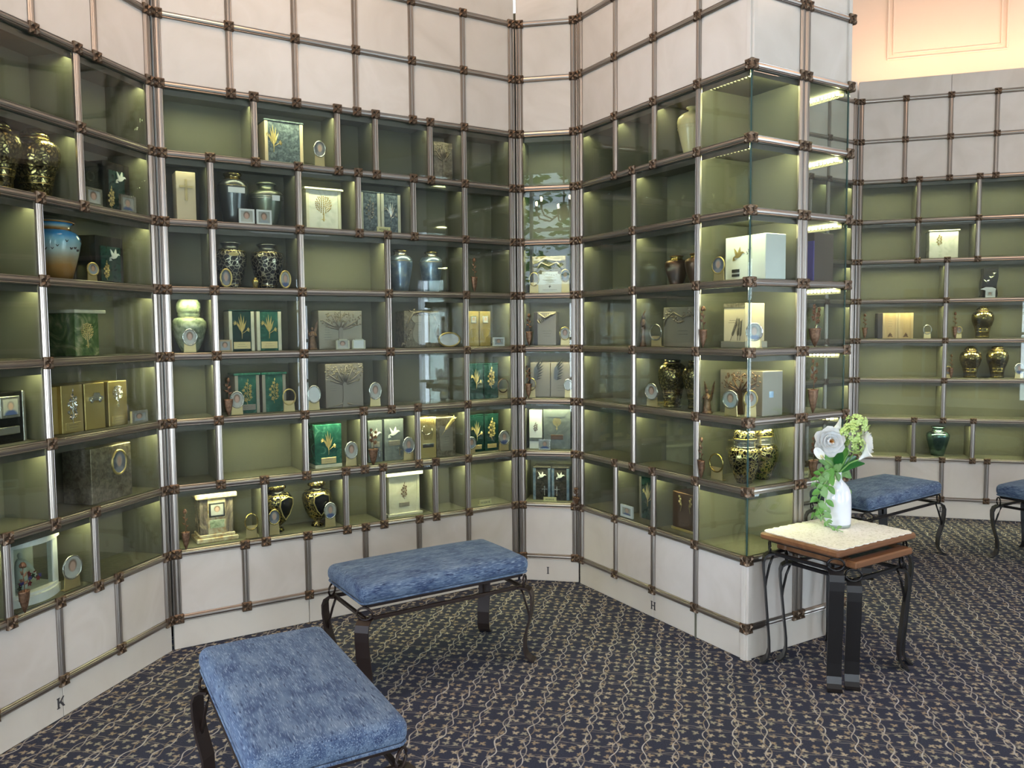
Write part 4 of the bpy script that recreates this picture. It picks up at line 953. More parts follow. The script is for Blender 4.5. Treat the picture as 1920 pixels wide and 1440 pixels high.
        for (x, z, sc) in ((-.2, .25, .22), (.05, .5, .2), (.22, .75, .18)):
            m.leaf(x * H, z * H, sc * H, sc * H * .3, 2.5, 0, H * .02); m.leaf(x * H, z * H, sc * H, sc * H * .3, .5, 0, H * .02); m.leaf(x * H, z * H, sc * .6 * H, sc * H * .25, -1.2, 0, H * .02)
    return m
EMB_H = {}
def put_emblem(t, kind, x, z, H, m, y=0.0):
    me = cached(('emb', kind, round(H, 3), m), lambda: emblem(kind, H).mesh(kind if kind not in ('lily', 'spray', 'tree') else kind + '_ornament', m))
    return put(me, {'tree': 'tree_ornament', 'spray': 'flower_ornament', 'lily': 'lily_ornament', 'dove': 'dove_ornament', 'cross': 'cross_ornament', 'wing': 'plume_ornament', 'feathers': 'feather_ornament', 'car': 'car_ornament', 'wreath': 'wreath_ornament', 'birds': 'bird_ornament', 'twin_sprig': 'sprig_ornament'}[kind], t, (x, y, z))
def lines(parent, x, z, w, n, m='engraved', y=-.0004, gap=.0105, th=.0028, seed=1):
    """rows of engraving too small to read, broken into words"""
    rn = random.Random(seed); b = MB()
    for i in range(n):
        L = w * rn.uniform(.55, 1); p = x - L / 2
        while p < x + L / 2 - .003:
            q = min(p + rn.uniform(.006, .016), x + L / 2); b.box(p, q, y, y + .001, z - i * gap - th / 2, z - i * gap + th / 2); p = q + .003
    b.build('engraving', m, parent)
def box_urn(t, wd, h, m, dep=.42, lid=None, base=None, pillars=None, em=None, plaque=None, text=0, twin=False, tray=None):
    """chest-shaped urn; em = (kind, height in box heights, x, z, material)"""
    w, H, D = wd * U / 2, h * U, dep * U; z0, z1 = 0.0, H
    if base: z0 = base[1] * U; MB().box(-w - base[0] * U, w + base[0] * U, -base[0] * U, D + base[0] * U, 0, z0, .002).build('base', base[2], t)
    if lid: z1 = H - lid[1] * U; MB().box(-w - lid[0] * U, w + lid[0] * U, -lid[0] * U, D + lid[0] * U, z1, H, .0025).build('lid', lid[2], t)
    q = .0
    if pillars:
        pw = .052 * U
        for x in (-w, w - pw): MB().box(x, x + pw, .0, D, z0, z1, .001).build('side_post', pillars, t)
        MB().box(-w + pw, w - pw, .004, D - .004, z0, z1, .0).build('body', m, t); q = .004
    else: MB().box(-w, w, 0, D, z0, z1, .0025).build('body', m, t)
    if twin: MB().box(-.0012, .0012, -.0008, .002, z0, z1).build('center_joint', 'ink', t)
    if em:
        for e in (em if isinstance(em, list) else [em]): put_emblem(t, e[0], e[2] * U, e[3] * H, e[1] * H, e[4], q)
    if plaque:
        pm, pz, pw, ph = plaque; pb = MB().box(-pw * U / 2, pw * U / 2, q - .0025, q, pz * H - ph * U / 2, pz * H + ph * U / 2, .0008).build('plaque', pm, t)
        lines(pb, 0, pz * H + ph * U * .18, pw * U * .7, 2, 'engraved', q - .0029, ph * U * .34, .0014, int(wd * 100))
    if text: lines(t, 0, H * .62, w * 1.1, text, 'engraved', q - .0004, .011, .002, int(wd * 77))
def relief_tree(t, w, H, dark, light=None, roots=True, top=.74):
    """trunk, branches and leaves modelled over the front of a broad box"""
    m = MB()
    m.prism([(-w * .16, 0), (w * .16, 0), (w * .10, H * .25), (w * .10, H * .50), (w * .17, H * .62), (-w * .17, H * .62), (-w * .10, H * .50), (-w * .10, H * .25)], -.005, 0)
    for (x, z, x2, z2) in ((-.10, .56, -.9, .80), (.10, .56, .9, .82), (-.06, .58, -.45, .93), (.06, .58, .5, .95), (0, .6, .05, .96), (-.1, .55, -.75, .64), (.1, .55, .8, .66)):
        m.tube([(x * w, -.003, z * H), ((x + x2) / 2 * w, -.004, (z + z2) / 2 * H - .004), (x2 * w, -.002, z2 * H)], [.006, .004, .002], 5)
    if roots:
        for s in (-1, 1):
            m.tube([(s * .1 * w, -.002, .10 * H), (s * .4 * w, -.003, .06 * H), (s * .9 * w, -.002, .02 * H)], [.005, .004, .002], 5)
    m.build('trunk_relief', dark, t)
    lv = MB(); rn = random.Random(int(w * 1e4))
    for i in range(100):
        x = rn.uniform(-.96, .96); z = (rn.uniform(.62, .98) if abs(x) > .25 else rn.uniform(.76, .98)); lv.leaf(x * w, z * H, .016, .010, rn.uniform(0, 6.28), -.001, .003)
    lv.build('leaf_relief', light or dark, t)
def figure(t, wd, h, m, wings=True, plinth=True):
    """small cast statue: robed figure with raised wings"""
    H = h * U; w = wd * U / 2
    MB().lathe([(0, 0), (w * .72, 0), (w * .74, H * .03), (w * .60, H * .05), (w * .62, H * .10), (w * .50, H * .25), (w * .40, H * .40), (w * .46, H * .50), (w * .42, H * .56), (w * .20, H * .60), (w * .13, H * .63), (0, H * .63)], 16, sy=.8).build('robe', m, t)
    MB().ell((0, -w * .05, H * .68), (w * .22, w * .24, H * .065), nu=10, nv=7).build('head', m, t)
    ar = MB()
    for s in (-1, 1): ar.tube([(s * w * .40, 0, H * .54), (s * w * .50, -w * .25, H * .44), (s * w * .06, -w * .48, H * .48)], [w * .15, w * .13, w * .08], 6)
    ar.build('arms', m, t)
    if wings:
        for s in (-1, 1):
            MB().prism([(s * w * .22, H * .36), (s * w * .48, H * .44), (s * w * .80, H * .74), (s * w * .98, H), (s * w * .62, H * .86), (s * w * .30, H * .60)][::s], w * .30, w * .42).build('wing', m, t)
def tag_plate(t, wd, h):
    w, H = wd * U / 2, h * U
    MB().box(-w, w, -.001, .003, 0, H).box(-w, w, .003, .02, 0, .002).build('plate', 'tag_yellow', t)
    cu = bpy.data.curves.new('t', 'FONT'); cu.body = 'RESERVE'; cu.size = H * .52; cu.align_x = 'CENTER'; cu.extrude = .0004; cu.resolution_u = 2
    o = bpy.data.objects.new('t', cu); me = bpy.data.meshes.new_from_object(o); bpy.data.objects.remove(o); me.materials.clear(); me.materials.append(MATS['ink'])
    sc = min(1.0, 2 * w * .86 / max(.001, max(q.co.x for q in me.vertices) - min(q.co.x for q in me.vertices)))
    l = put(me, 'lettering', t, (0, -.0016, H * .30), (pi / 2, 0, 0)); l.scale = (sc, 1, 1)
A, B, C, D, E_, F, G = 'wall_left', 'wall_center', 'wall_corner', 'wall_pier_left', 'wall_pier_end', 'wall_right', 'wall_recess_back'
BRASS = ('brass_figured', 'bronze_dark', 'brass_figured')
def bands(*z): return [(a, b, .02, 'brass') for a, b in z]
OV = bands((.045, .60), (.20, .66), (.29, .71), (.835, .62))
def I_urn(w, k, s, d, wd, h, label, prof, mats, bd=(), group=None, name='urn', rz=0):
    t = tag(place(name, w, k, s, d, rz), label, 'urn', group); urn(t, wd, h, prof, *mats, bands=bd); return t
def I_stand(w, k, s, d, wd, h, label, photo=None, mring='silver', rz=0):
    t = tag(place('oval_photo_stand' if photo else 'ring_stand', w, k, s, d, rz), label, 'photo stand', 'oval stands on brass plates'); oval_stand(t, wd, h, photo, mring); return t
def I_frame(w, k, s, d, wd, h, label, photo, m='silver', pillars=False, rz=0):
    t = tag(place('photo_frame', w, k, s, d, rz), label, 'photo frame', 'small photo frames'); frame(t, wd, h, photo, m, pillars); return t
def I_cone(w, k, s, d, wd, h, label, style='rose', m='bronze_cast'):
    t = tag(place('bud_vase', w, k, s, d), label, 'bud vase', 'bronze cone vases on the glass fronts'); cone_vase(t, wd, h, style, m); return t
def I_box(w, k, s, d, wd, h, label, m, group=None, name='box_urn', rz=0, **kw):
    t = tag(place(name, w, k, s, d, rz), label, 'urn box', group); box_urn(t, wd, h, m, **kw); return t
def I_tag(w, k, s, d, wd, h, label):
    t = tag(place('reserve_tag', w, k, s, d), label, 'tag', 'yellow reserve tags'); tag_plate(t, wd, h); return t
CZ = -.016       # depth of the vases hung in front of the glass
# ================================================================== left wall
I_urn(A, 6, 1.82, .40, .55, .865, 'big embossed brass urn at the left picture edge, second niche row of the left wall', 'ovoid', BRASS, OV, 'large brass urns on the left wall')
I_urn(A, 6, 2.40, .40, .58, .875, 'big embossed brass urn beside the mullion, right of its twin in the left wall', 'ovoid', BRASS, OV, 'large brass urns on the left wall')
t = I_box(A, 6, 3.242, .32, .297, .633, 'narrow dark urn box with gold emblem and brass plate behind the silver portrait', 'black_lacquer', dep=.3, em=('wreath', .28, 0, .55, 'silver'), plaque=('brass_plate', .34, .22, .12))
MB().box(-.048, .048, -.006, -.003, .004, .20).build('glass_front', 'pane_glass', t)
t = I_box(A, 6, 3.690, .27, .52, .69, 'dark green dove box with black case, upper right niche of the left wall', 'black_lacquer', dep=.36)
MB().box(-.055, .045, -.004, 0, .006, .19).build('inner_panel', 'marble_dark_green', t); put_emblem(t, 'dove', .02, .135, .075, 'plaster_white', -.004); put_emblem(t, 'spray', -.045, .012, .10, 'gold_bright', -.004)
I_frame(A, 6, 3.069, .13, .293, .236, 'silver photo frame in front of the narrow dark box, left wall second row', 'portrait_d')
I_frame(A, 6, 3.725, .13, .306, .242, 'tilted silver photo frame in front of the dark green dove box', 'portrait_b')
I_urn(A, 5, 2.616, .40, .66, .775, 'sky blue urn shading to brown with flying black birds', 'dusk', ('dusk_glaze', 'dusk_glaze', 'dusk_glaze'))
t = bpy.data.objects[[o.name for o in COL.objects if o.get('label', '').startswith('sky blue urn')][0]]
rn = random.Random(4)
for i in range(11):
    a = RAD(-150 + i * 13 + rn.uniform(-4, 4)); z = .775 * U * rn.uniform(.46, .66); r = .66 * U / 2 * (.965 if z < .14 else .99)
    T = Matrix.Translation((r * cos(a), r * sin(a), z)) @ Matrix.Rotation(a + pi / 2, 4, 'Z')
    MB().prism([(-.007, .004), (-.003, .002), (0, -.002), (.003, .002), (.007, .005), (.002, -.004), (-.001, -.005)], -.003, .004, T).build('painted_bird', 'ink', t)
I_stand(A, 5, 3.030, .16, .21, .25, 'small gold oval portrait between the sky blue urn and the dark glass box', 'portrait_a', 'gold_satin')
t = I_box(A, 5, 3.456, .24, .53, .64, 'black glass shadow box with white dove and gilt flower, third row of the left wall', 'black_lacquer', dep=.34, name='shadow_box')
MB().box(-.062, .062, -.005, -.0005, .008, .165).build('inner_panel', 'marble_dark_green', t); put_emblem(t, 'dove', .022, .10, .075, 'plaster_white', -.005); put_emblem(t, 'spray', -.03, .012, .085, 'gold_bright', -.005)
I_box(A, 4, 2.970, .24, .424, .615, 'tall green onyx urn box with pale lid and gold leafy tree', 'onyx_green', dep=.42, lid=(.07, .045, 'marble_ivory'), em=('tree', .52, 0, .18, 'gold_bright'), name='onyx_urn_box')
t = I_box(A, 3, 1.620, .24, .54, .615, 'black shadow box with a framed portrait and silver plate at the left edge', 'black_lacquer', dep=.30, name='shadow_box')
MB().box(-.03, .062, -.006, 0, .10, .185, .002).build('inner_frame', 'silver', t); MB().box(-.018, .050, -.008, -.006, .112, .174).build('photo', 'portrait_b', t)
MB().box(-.05, .06, -.004, 0, .035, .065, .002).build('plate', 'silver', t); MB().box(.075, .089, -.006, .0, .0, .203, .002).build('case_edge', 'silver', t)
I_box(A, 3, 2.400, .30, .26, .62, 'plain gold upright box cut by the mullion, left of three ornamented gold boxes', 'gold_satin', dep=.34)
for (s, em, lab, pl) in ((2.655, ('spray', .68, 0, .20, 'silver'), 'gold upright box with silver flower stem, between plain gold box and car box', True), (3.056, ('car', .42, 0, .60, 'silver'), 'gold upright box with a silver old car in relief', False), (3.498, ('tree', .46, 0, .42, 'silver'), 'gold upright box with a silver leafy tree, right end of the gold row', True)):
    I_box(A, 3, s, .24, .370, .63, lab, 'gold_satin', dep=.40, em=em, plaque=('gold_bright', .14, .26, .10) if pl else None, group='gold boxes in the left wall')
I_frame(A, 3, 3.800, .14, .33, .185, 'small silver photo frame right of the four gold boxes', 'portrait_a')
t = I_box(A, 2, 3.230, .16, .78, .75, 'large bronze box with an oval gold-rimmed portrait on its front', 'bronze_relief', dep=.46)
ring(.045, .055, .006).build('portrait_rim', 'gold_bright', t, (.045, -.002, .165)); oval_plate(.042, .052, -.003, 0).build('photo', 'portrait_c', t, (.045, 0, .165))
# white shrine with figure and flowers behind glass
t = tag(place('shrine_urn', A, 1, 1.93, .25), 'white shrine urn with a robed statue and flowers behind its glass', 'urn')
w, H, Dp = .76 * U / 2, .83 * U, .42 * U
bow = lambda e, y: [(-w - e, Dp + e), (-w - e, 0)] + [(-(w + e) + 2 * (w + e) * i / 10, -(.035 + e) * sin(pi * i / 10)) for i in range(1, 10)] + [(w + e, 0), (w + e, Dp + e)]
def plate(z0, z1, e, nm):
    pts = bow(e, 0); n = len(pts); MB().add([(x, y, z0) for x, y in pts] + [(x, y, z1) for x, y in pts], [tuple(range(n - 1, -1, -1)), tuple(range(n, 2 * n))] + [(i, (i + 1) % n, (i + 1) % n + n, i + n) for i in range(n)]).build(nm, 'plaster_white', t)
plate(0, .035, .008, 'base'); plate(H - .036, H, .010, 'lid'); plate(.035, .046, -.006, 'inner_step')
for x in (-w, w - .030): MB().box(x, x + .030, .0, .030, .035, H - .036, .003).build('side_post', 'plaster_white', t)
MB().box(-w, w, Dp - .01, Dp, .035, H - .036).build('back_panel', 'plaster_white', t)
MB().box(-w + .004, -w + .024, .034, Dp - .014, .046, H - .05).build('navy_lining', 'navy_cloth', t)
MB().box(-w + .03, w - .03, .006, .009, .046, H - .036).build('glass_front', 'pane_glass', t)
st = MB().lathe([(0, .046), (.026, .046), (.028, .055), (.030, .09), (.024, .13), (.018, .16), (.008, .172), (0, .172)], 14, T=Matrix.Translation((-.012, .06, 0)), sy=.8).build('statue', 'plaster_white', t)
MB().ell((-.012, .058, .184), (.009, .010, .013)).tube([(.004, .058, .155), (.024, .045, .13), (.034, .035, .11)], [.012, .010, .004], 6).build('statue_head_and_arm', 'plaster_white', st)
for i in range(22):
    c = (-.045 + .11 * (i % 8) / 7 + rn.uniform(-.006, .006), .034 + rn.uniform(0, .035), .056 + rn.uniform(0, .028) + (.016 if i % 8 > 3 else 0))
    fm = MB()
    for q in range(5): fm.leaf(c[0], c[2], .014, .010, q * 1.2566 + i, c[1] * -1 + 2 * c[1], .005)
    fm.build('flower', ('petal_red', 'petal_white', 'violet_cloth', 'leaf_dark', 'petal_red')[i % 5], t)
I_stand(A, 1, 2.410, .13, .33, .44, 'silver oval portrait on brass plate right of the white shrine', 'portrait_d')
I_cone(A, 1, 1.496, CZ, .175, .62, 'bronze cone bud vase hanging in front of the white shrine')
# ================================================================== centre wall
I_box(B, 7, 1.910, .32, .627, .715, 'speckled grey-blue granite box with cream posts and gilt lilies, top niche row', 'granite_blue', dep=.36, lid=(.012, .028, 'granite_blue'), pillars='ivory_lacquer', em=('lily', .62, -.17, .28, 'gold_bright'), name='granite_urn_box')
I_stand(B, 7, 2.469, .22, .21, .44, 'oval portrait on plate right of the granite box, top row of the centre wall', 'portrait_c')
t = I_box(B, 7, 4.780, .26, .379, .689, 'bronze relief box alone in its niche, top row of the centre wall', 'bronze_relief', dep=.36)
relief_tree(t, .055, .22, 'bronze_relief', 'bronze_relief', False)
t = I_box(B, 6, .359, .22, .283, .735, 'tall ivory box with a plain cross', 'ivory_lacquer', dep=.30); put_emblem(t, 'cross', 0, .100, .105, 'brass_plate')
t = I_urn(B, 6, 1.092, .40, .49, .825, 'tall dark pewter urn with figured neck and white name label', 'tall', ('pewter_dark', 'brass_figured', 'brass_figured'), bands((.72, .97)))
MB().box(-.042, .042, -.082, -.078, .168, .196).build('paper_label', 'card_white', t, (0, 0, -.012))
t = I_urn(B, 6, 1.624, .42, .54, .725, 'grey green pewter urn with ringed shoulder and small white label', 'wide', ('pewter_green', 'pewter_green', 'pewter_green'), [(.70, .99, .02, 'silver'), (.60, .985, .015, 'silver'), (.64, 1.0, .015, 'silver')])
MB().box(.005, .045, -.094, -.088, .130, .158).build('paper_label', 'card_white', t)
I_frame(B, 6, 1.234, .15, .239, .232, 'white photo frame at the foot of the tall dark labelled urn', 'portrait_d', 'card_white')
I_frame(B, 6, 1.504, .15, .236, .235, 'white photo frame in front of the grey green pewter urn', 'portrait_a', 'card_white')
I_box(B, 6, 2.531, .27, .60, .68, 'white marble box with ivory lid and posts and a gold leafy tree', 'marble_white', dep=.36, lid=(.035, .035, 'marble_ivory'), pillars='marble_ivory', em=('tree', .60, .0, .20, 'gold_satin'), name='marble_urn_box')
for s, side, em in ((3.361, 'left', 'spray'), (3.744, 'right', 'lily')):
    I_box(B, 6, s, .27, .365, .70, f'{side} of two blue granite boxes with white posts behind the upper reserve tag', 'granite_blue', 'twin blue granite boxes', dep=.36, lid=(.004, .022, 'granite_blue'), pillars='marble_ivory', em=(em, .58, 0, .26, 'silver'), name='granite_urn_box')
I_tag(B, 6, 3.526, .10, .247, .085, 'yellow reserve tag in front of the twin blue granite boxes')
JAR = ('filigree_pewter', 'pewter_dark', 'pewter_dark')
t = I_urn(B, 5, 1.022, .40, .50, .738, 'engraved dark jar urn with a brass oval plate, left of its twin', 'jar', JAR, bands((.07, .61), (.78, .93)), 'twin engraved dark jar urns')
oval_plate(.026, .010, -.002, .002).build('name_plate', 'gold_bright', t, (0, -.081, .172))
I_urn(B, 5, 1.603, .40, .51, .733, 'engraved dark jar urn without plate, behind the tiny keepsake urn', 'jar', JAR, bands((.07, .61), (.78, .93)), 'twin engraved dark jar urns')
I_urn(B, 5, 1.343, .17, .11, .162, 'tiny brass keepsake urn between the twin dark jar urns', 'wide', ('brass', 'brass', 'brass'), name='keepsake_urn')
for s, side, ph in ((.885, 'left', 'portrait_c'), (1.812, 'right', 'portrait_b')):
    t = tag(place('oval_portrait', B, 5, s, .13), f'gilt oval portrait leaning at the {side} of the twin dark jar urns', 'photo frame', 'gilt oval portraits'); oval_frame(t, .19, .29, ph, 'gold_satin')
PEW = ('pewter_blue', 'silver', 'brass_figured')
I_urn(B, 5, 3.961, .40, .44, .747, 'blue grey urn with pale collar beside the mullion, left of a pair', 'tall', PEW, bands((.72, .98)), 'pair of blue grey urns')
I_urn(B, 5, 4.569, .40, .42, .746, 'blue grey urn with pale collar, right of a pair', 'tall', PEW, bands((.72, .98)), 'pair of blue grey urns')
I_cone(B, 5, 5.239, CZ, .146, .62, 'bronze cone bud vase with a rose at the right end of the centre wall')
I_urn(B, 4, .370, .42, .52, .865, 'pale green mottled ceramic urn at the left end of the centre wall', 'squat', ('jade_glaze', 'jade_glaze', 'jade_glaze'), bands((.62, .63)))
I_stand(B, 4, .320, .12, .22, .36, 'silver oval portrait on plate in front of the pale green urn', 'portrait_d')
I_frame(B, 4, .835, .12, .20, .185, 'small wooden photo frame left of the twin green lily boxes', 'portrait_a', 'wood_light')
for s, side in ((1.135, 'left'), (1.569, 'right')):
    I_box(B, 4, s, .27, .395, .655, f'{side} of two green marble boxes with ivory posts and gilt lilies', 'marble_green' if side == 'right' else 'marble_dark_green', 'twin green lily boxes', dep=.36, lid=(.003, .022, 'marble_dark_green'), pillars='marble_ivory', em=('lily', .62, 0, .30, 'gold_bright'), plaque=('brass_plate', .14, .26, .11), name='marble_urn_box')
t = tag(place('angel_statue', B, 4, 2.234, .14), 'bronze angel with raised wings beside the pale tree box', 'statue'); figure(t, .25, .50, 'bronze_cast')
t = I_box(B, 4, 2.776, .27, .775, .65, 'pale grey double box with a spreading tree and engraved panel', 'tan_metal', dep=.36, twin=True)
relief_tree(t, .118, .205, 'taupe_metal', 'bronze_relief', False); lines(t, -.075, .135, .055, 7, 'engraved', -.0006, .0135, .0022, 9)
for s, side, ph in ((2.750, 'left', 'portrait_d'), (3.034, 'right', 'card_white')):
    I_frame(B, 4, s, .12, .235, .172, f'{side} of two tiny cream column frames before the pale tree box', ph, 'marble_ivory', True)
t = I_box(B, 4, 4.308, .27, .70, .655, 'bronze box wrapped by a carved vine round a vase-shaped plaque', 'bronze_relief', dep=.36)
w, H = .70 * U / 2, .655 * U
pl = MB().prism([(x * w, z * H) for x, z in [(-.42, .16), (-.2, .09), (.2, .09), (.42, .16), (.54, .28), (.56, .42), (.46, .56), (.40, .66), (.55, .72), (.62, .80), (.5, .87), (-.5, .87), (-.62, .80), (-.55, .72), (-.40, .66), (-.46, .56), (-.56, .42), (-.54, .28)]], -.005, 0).build('plaque', 'tan_metal', t)
lines(pl, 0, H * .68, w * .8, 2, 'engraved', -.0056, .012, .0022, 2); lines(pl, 0, H * .42, w * .7, 2, 'engraved', -.0056, .012, .0014, 5)
vm = MB()
for pts in ([(-.98, .05), (-.85, .3), (-.95, .5), (-.78, .72), (-.5, .93), (0, .98), (.5, .93), (.95, .95)], [(.9, .2), (.72, .45), (.85, .66), (.7, .85)], [(-.92, .08), (-1.12, .12), (-1.2, .05)]):
    vm.tube([(x * w, -.004, z * H) for x, z in pts], .006, 5)
for i in range(26): x = rn.uniform(-1, 1); vm.leaf(x * w, (rn.uniform(.86, 1.0) if abs(x) < .7 else rn.uniform(.2, .95)) * H, .020, .012, rn.uniform(0, 6.28), -.003, .006)
vm.build('vine_relief', 'bronze_relief', t)
t = tag(place('oval_portrait', B, 4, 4.785, .13), 'wide silver oval frame standing right of the carved vine box', 'photo frame'); oval_frame(t, .45, .27, 'card_white', 'gold_satin')
for s, side in ((5.373, 'left'), (5.628, 'right')):
    t = I_box(B, 4, s, .27, .23, .655, f'{side} of two narrow gold boxes each with photo and tree, centre wall right end', 'gold_satin', 'narrow gold photo boxes', dep=.34, em=('tree', .36, 0, .14, 'gold_bright'))
    MB().box(-.020, .020, -.003, 0, .142, .188, .001).build('photo_plate', 'silver', t); MB().box(-.016, .016, -.004, -.003, .146, .184).build('photo', 'portrait_d', t)
I_frame(B, 4, 5.830, .12, .248, .165, 'small white photo frame right of the narrow gold boxes', 'portrait_a', 'card_white')
I_cone(B, 3, .830, CZ, .150, .605, 'dark bronze cone vase with a single bud left of the light green boxes', 'bud')
I_stand(B, 3, .990, .12, .22, .373, 'silver oval portrait on plate overlapping the left light green box', 'portrait_d')
for s, side in ((1.192, 'left'), (1.622, 'right')):
    I_box(B, 3, s, .27, .385, .645, f'{side} of two bright green marble boxes with gold flower sprays', 'marble_green', 'twin bright green boxes', dep=.38, lid=(.018, .035, 'marble_green'), pillars='tan_metal', em=('spray', .60, 0, .22, 'gold_bright'), plaque=('taupe_metal', .15, .25, .09) if side == 'left' else None, name='marble_urn_box')
I_stand(B, 3, 1.819, .12, .225, .377, 'empty gold ring on plate right of the bright green boxes', None, 'gold_satin')
I_stand(B, 3, 2.234, .12, .235, .411, 'oval portrait on plate left of the tree of life box', 'card_white')
t = I_box(B, 3, 2.812, .24, .675, .753, 'grey bronze tree of life box with roots and a leafy crown', 'taupe_metal', dep=.40)
relief_tree(t, .108, .245, 'taupe_metal', 'bronze_relief', True); lines(t, -.065, .125, .05, 3, 'engraved', -.0006, .013, .0022, 3)
I_stand(B, 3, 3.321, .12, .237, .418, 'oval portrait on plate right of the tree of life box', 'portrait_d')
for k, h, lab in ((3, .675, 'upper'), (2, .708, 'lower')):
    for s, side, em in ((5.417, 'left', 'lily'), (5.747, 'right', 'spray')):
        I_box(B, k, s, .27, .31, h, f'{side} dark green marble box of the {lab} pair, centre wall right end', 'marble_dark_green', f'{lab} pair of dark green boxes', dep=.36, lid=(.003, .024, 'marble_dark_green'), em=(em, .56, 0, .30, 'gold_bright'), plaque=('brass_plate', .13, .20, .08) if k == 2 else None, name='marble_urn_box')
I_stand(B, 3, 5.919, .12, .25, .381, 'empty brown ring on plate right of the upper dark green pair', None, 'bronze_cast')
I_stand(B, 2, 5.931, .12, .252, .39, 'oval portrait on plate right of the lower dark green pair', 'portrait_b')
I_stand(B, 2, 5.215, .12, .20, .321, 'oval portrait on plate left of the lower dark green pair, half behind the mullion', 'portrait_a')
I_box(B, 2, 2.486, .20, .473, .735, 'single green marble box with gilt lilies on a pale base', 'marble_green', dep=.40, base=(.0, .06, 'marble_ivory'), em=('lily', .56, 0, .30, 'gold_bright'), plaque=('brass_plate', .17, .26, .10), name='marble_urn_box')
I_stand(B, 2, 2.859, .11, .239, .428, 'silver oval portrait on plate right of the single green lily box', 'portrait_d')
I_cone(B, 2, 3.203, CZ, .195, .65, 'bronze cone vase filled with small pale blossoms before the grey dove boxes', 'spray')
for s, wd, side in ((3.363, .27, 'left'), (3.723, .369, 'right')):
    t = I_box(B, 2, s, .27, wd, .742, f'{side} of two grey boxes with white dove and small cross', 'slate_grey', 'twin grey dove boxes', dep=.36, plaque=('tan_metal', .42, wd * .6, .09))
    put_emblem(t, 'dove', 0, .135, .085, 'plaster_white'); put_emblem(t, 'cross', wd * U * .25, .03, .05, 'silver')
I_stand(B, 2, 3.934, .12, .239, .424, 'oval portrait on plate overlapping the right grey dove box', 'portrait_b')
t = I_box(B, 2, 4.328, .14, .331, .743, 'gold box with fluted sunray front and a wreath', 'gold_satin', dep=.42, em=('wreath', .34, -.02, .52, 'silver'), plaque=('pewter_dark', .31, .22, .07))
m = MB()
for i in range(13):
    x = -.052 + i * .0087; m.tube([(x * .45, -.0005, .11), (x, -.0005, .243)], [.0008, .0022], 5)
m.build('sunray_flutes', 'gold_bright', t)
t = I_box(B, 2, 4.696, .14, .383, .72, 'bronze box with a scroll and a long gilt quill', 'bronze_relief', dep=.42)
MB().prism([(-.045, .05), (-.035, .035), (.042, .035), (.042, .175), (-.045, .19)], -.006, 0).build('scroll', 'tan_metal', t); lines(t, 0, .12, .05, 4, 'engraved', -.0068, .015, .0016, 8)
m = MB().tube([(-.035, -.007, .13), (0, -.009, .175), (.055, -.008, .235)], [.001, .002, .002], 5)
for i in range(9):
    f_ = .3 + .07 * i; px, pz = -.035 + .09 * f_, .13 + .105 * f_
    for sd in (-1, 1): m.leaf(px, pz, .032, .008, .86 + sd * .4, -.007, .004)
m.build('quill', 'gold_bright', t)
I_cone(B, 1, .136, CZ, .135, .632, 'bronze cone bud vase left of the onyx pedestal urn, bottom niche row')
# onyx pedestal urn
t = tag(place('pedestal_urn', B, 1, .655, .24), 'honey onyx pedestal urn with a framed portrait set in its front', 'urn')
w = .637 * U / 2
MB().box(-w, w, -.010, .150, 0, .024, .004).build('base', 'onyx_pale', t); MB().box(-w * .86, w * .86, .0, .140, .024, .040, .003).build('base_step', 'onyx_pale', t)
MB().box(-w * .80, w * .80, .012, .130, .040, .226).build('body', 'onyx_dark', t); MB().box(-w * .42, w * .42, .002, .013, .040, .226, .001).build('front_slab', 'onyx_pale', t)
for x in (-w * .80, w * .80 - .020): MB().box(x, x + .020, .006, .030, .040, .226, .004).build('corner_post', 'onyx_dark', t)
MB().box(-w * .98, w * .98, -.008, .150, .226, .256, .006).build('lid', 'onyx_pale', t); MB().box(-w * .86, w * .86, .0, .14, .256, .272, .004).build('lid_step', 'onyx_pale', t)
fr = MB().box(-.040, .040, -.004, .004, .130, .205, .002).build('inner_frame', 'pewter_dark', t); MB().box(-.031, .031, -.006, -.003, .139, .196).build('photo', 'portrait_d', fr); MB().box(-.036, .036, -.001, .003, .072, .115, .001).build('plaque', 'jade_glaze', t)
I_stand(B, 1, 1.152, .11, .215, .408, 'empty brass ring on plate right of the onyx pedestal urn', None, 'brass')
SH = ('filigree_gold', 'black_lacquer', 'brass_figured')
for s, wd, h, side in ((1.640, .52, .833, 'left'), (2.318, .50, .814, 'right')):
    t = I_urn(B, 1, s, .37, wd, h, f'{side} footed gold and black urn with a black shield on its belly', 'shield', SH, bands((.06, .36), (.74, .80)), 'footed urns with black shields')
    R_, Hh = wd * U / 2, h * U; sh = [(-.5, .66), (0, .72), (.5, .66), (.55, .54), (.3, .36), (0, .25), (-.3, .36), (-.55, .54)]
    n = 8; v = []; bulge = lambda x, z: -math.sqrt(max(0, 1 - x * x)) * R_ * (.99 if z > .5 else .72 + .9 * (z - .25)) - .002
    v = [(x * R_, bulge(x, z), z * Hh) for x, z in sh] + [(0, bulge(0, .55) - .003, .52 * Hh)]
    b = MB().add(v, [(i, (i + 1) % n, n) for i in range(n)]); b.build('shield', 'black_lacquer', t, rot=(0, 0, RAD(28 if side == 'left' else 4)))
    MB().tube(v[:8], .003, 5, True).build('shield_rim', 'gold_bright', t, rot=(0, 0, RAD(28 if side == 'left' else 4)))
I_stand(B, 1, 1.520, .12, .20, .422, 'gold oval frame on plate before the left black shield urn', 'portrait_c', 'brass')
I_stand(B, 1, 2.461, .11, .223, .428, 'silver oval portrait on plate right of the black shield urns', 'portrait_b')
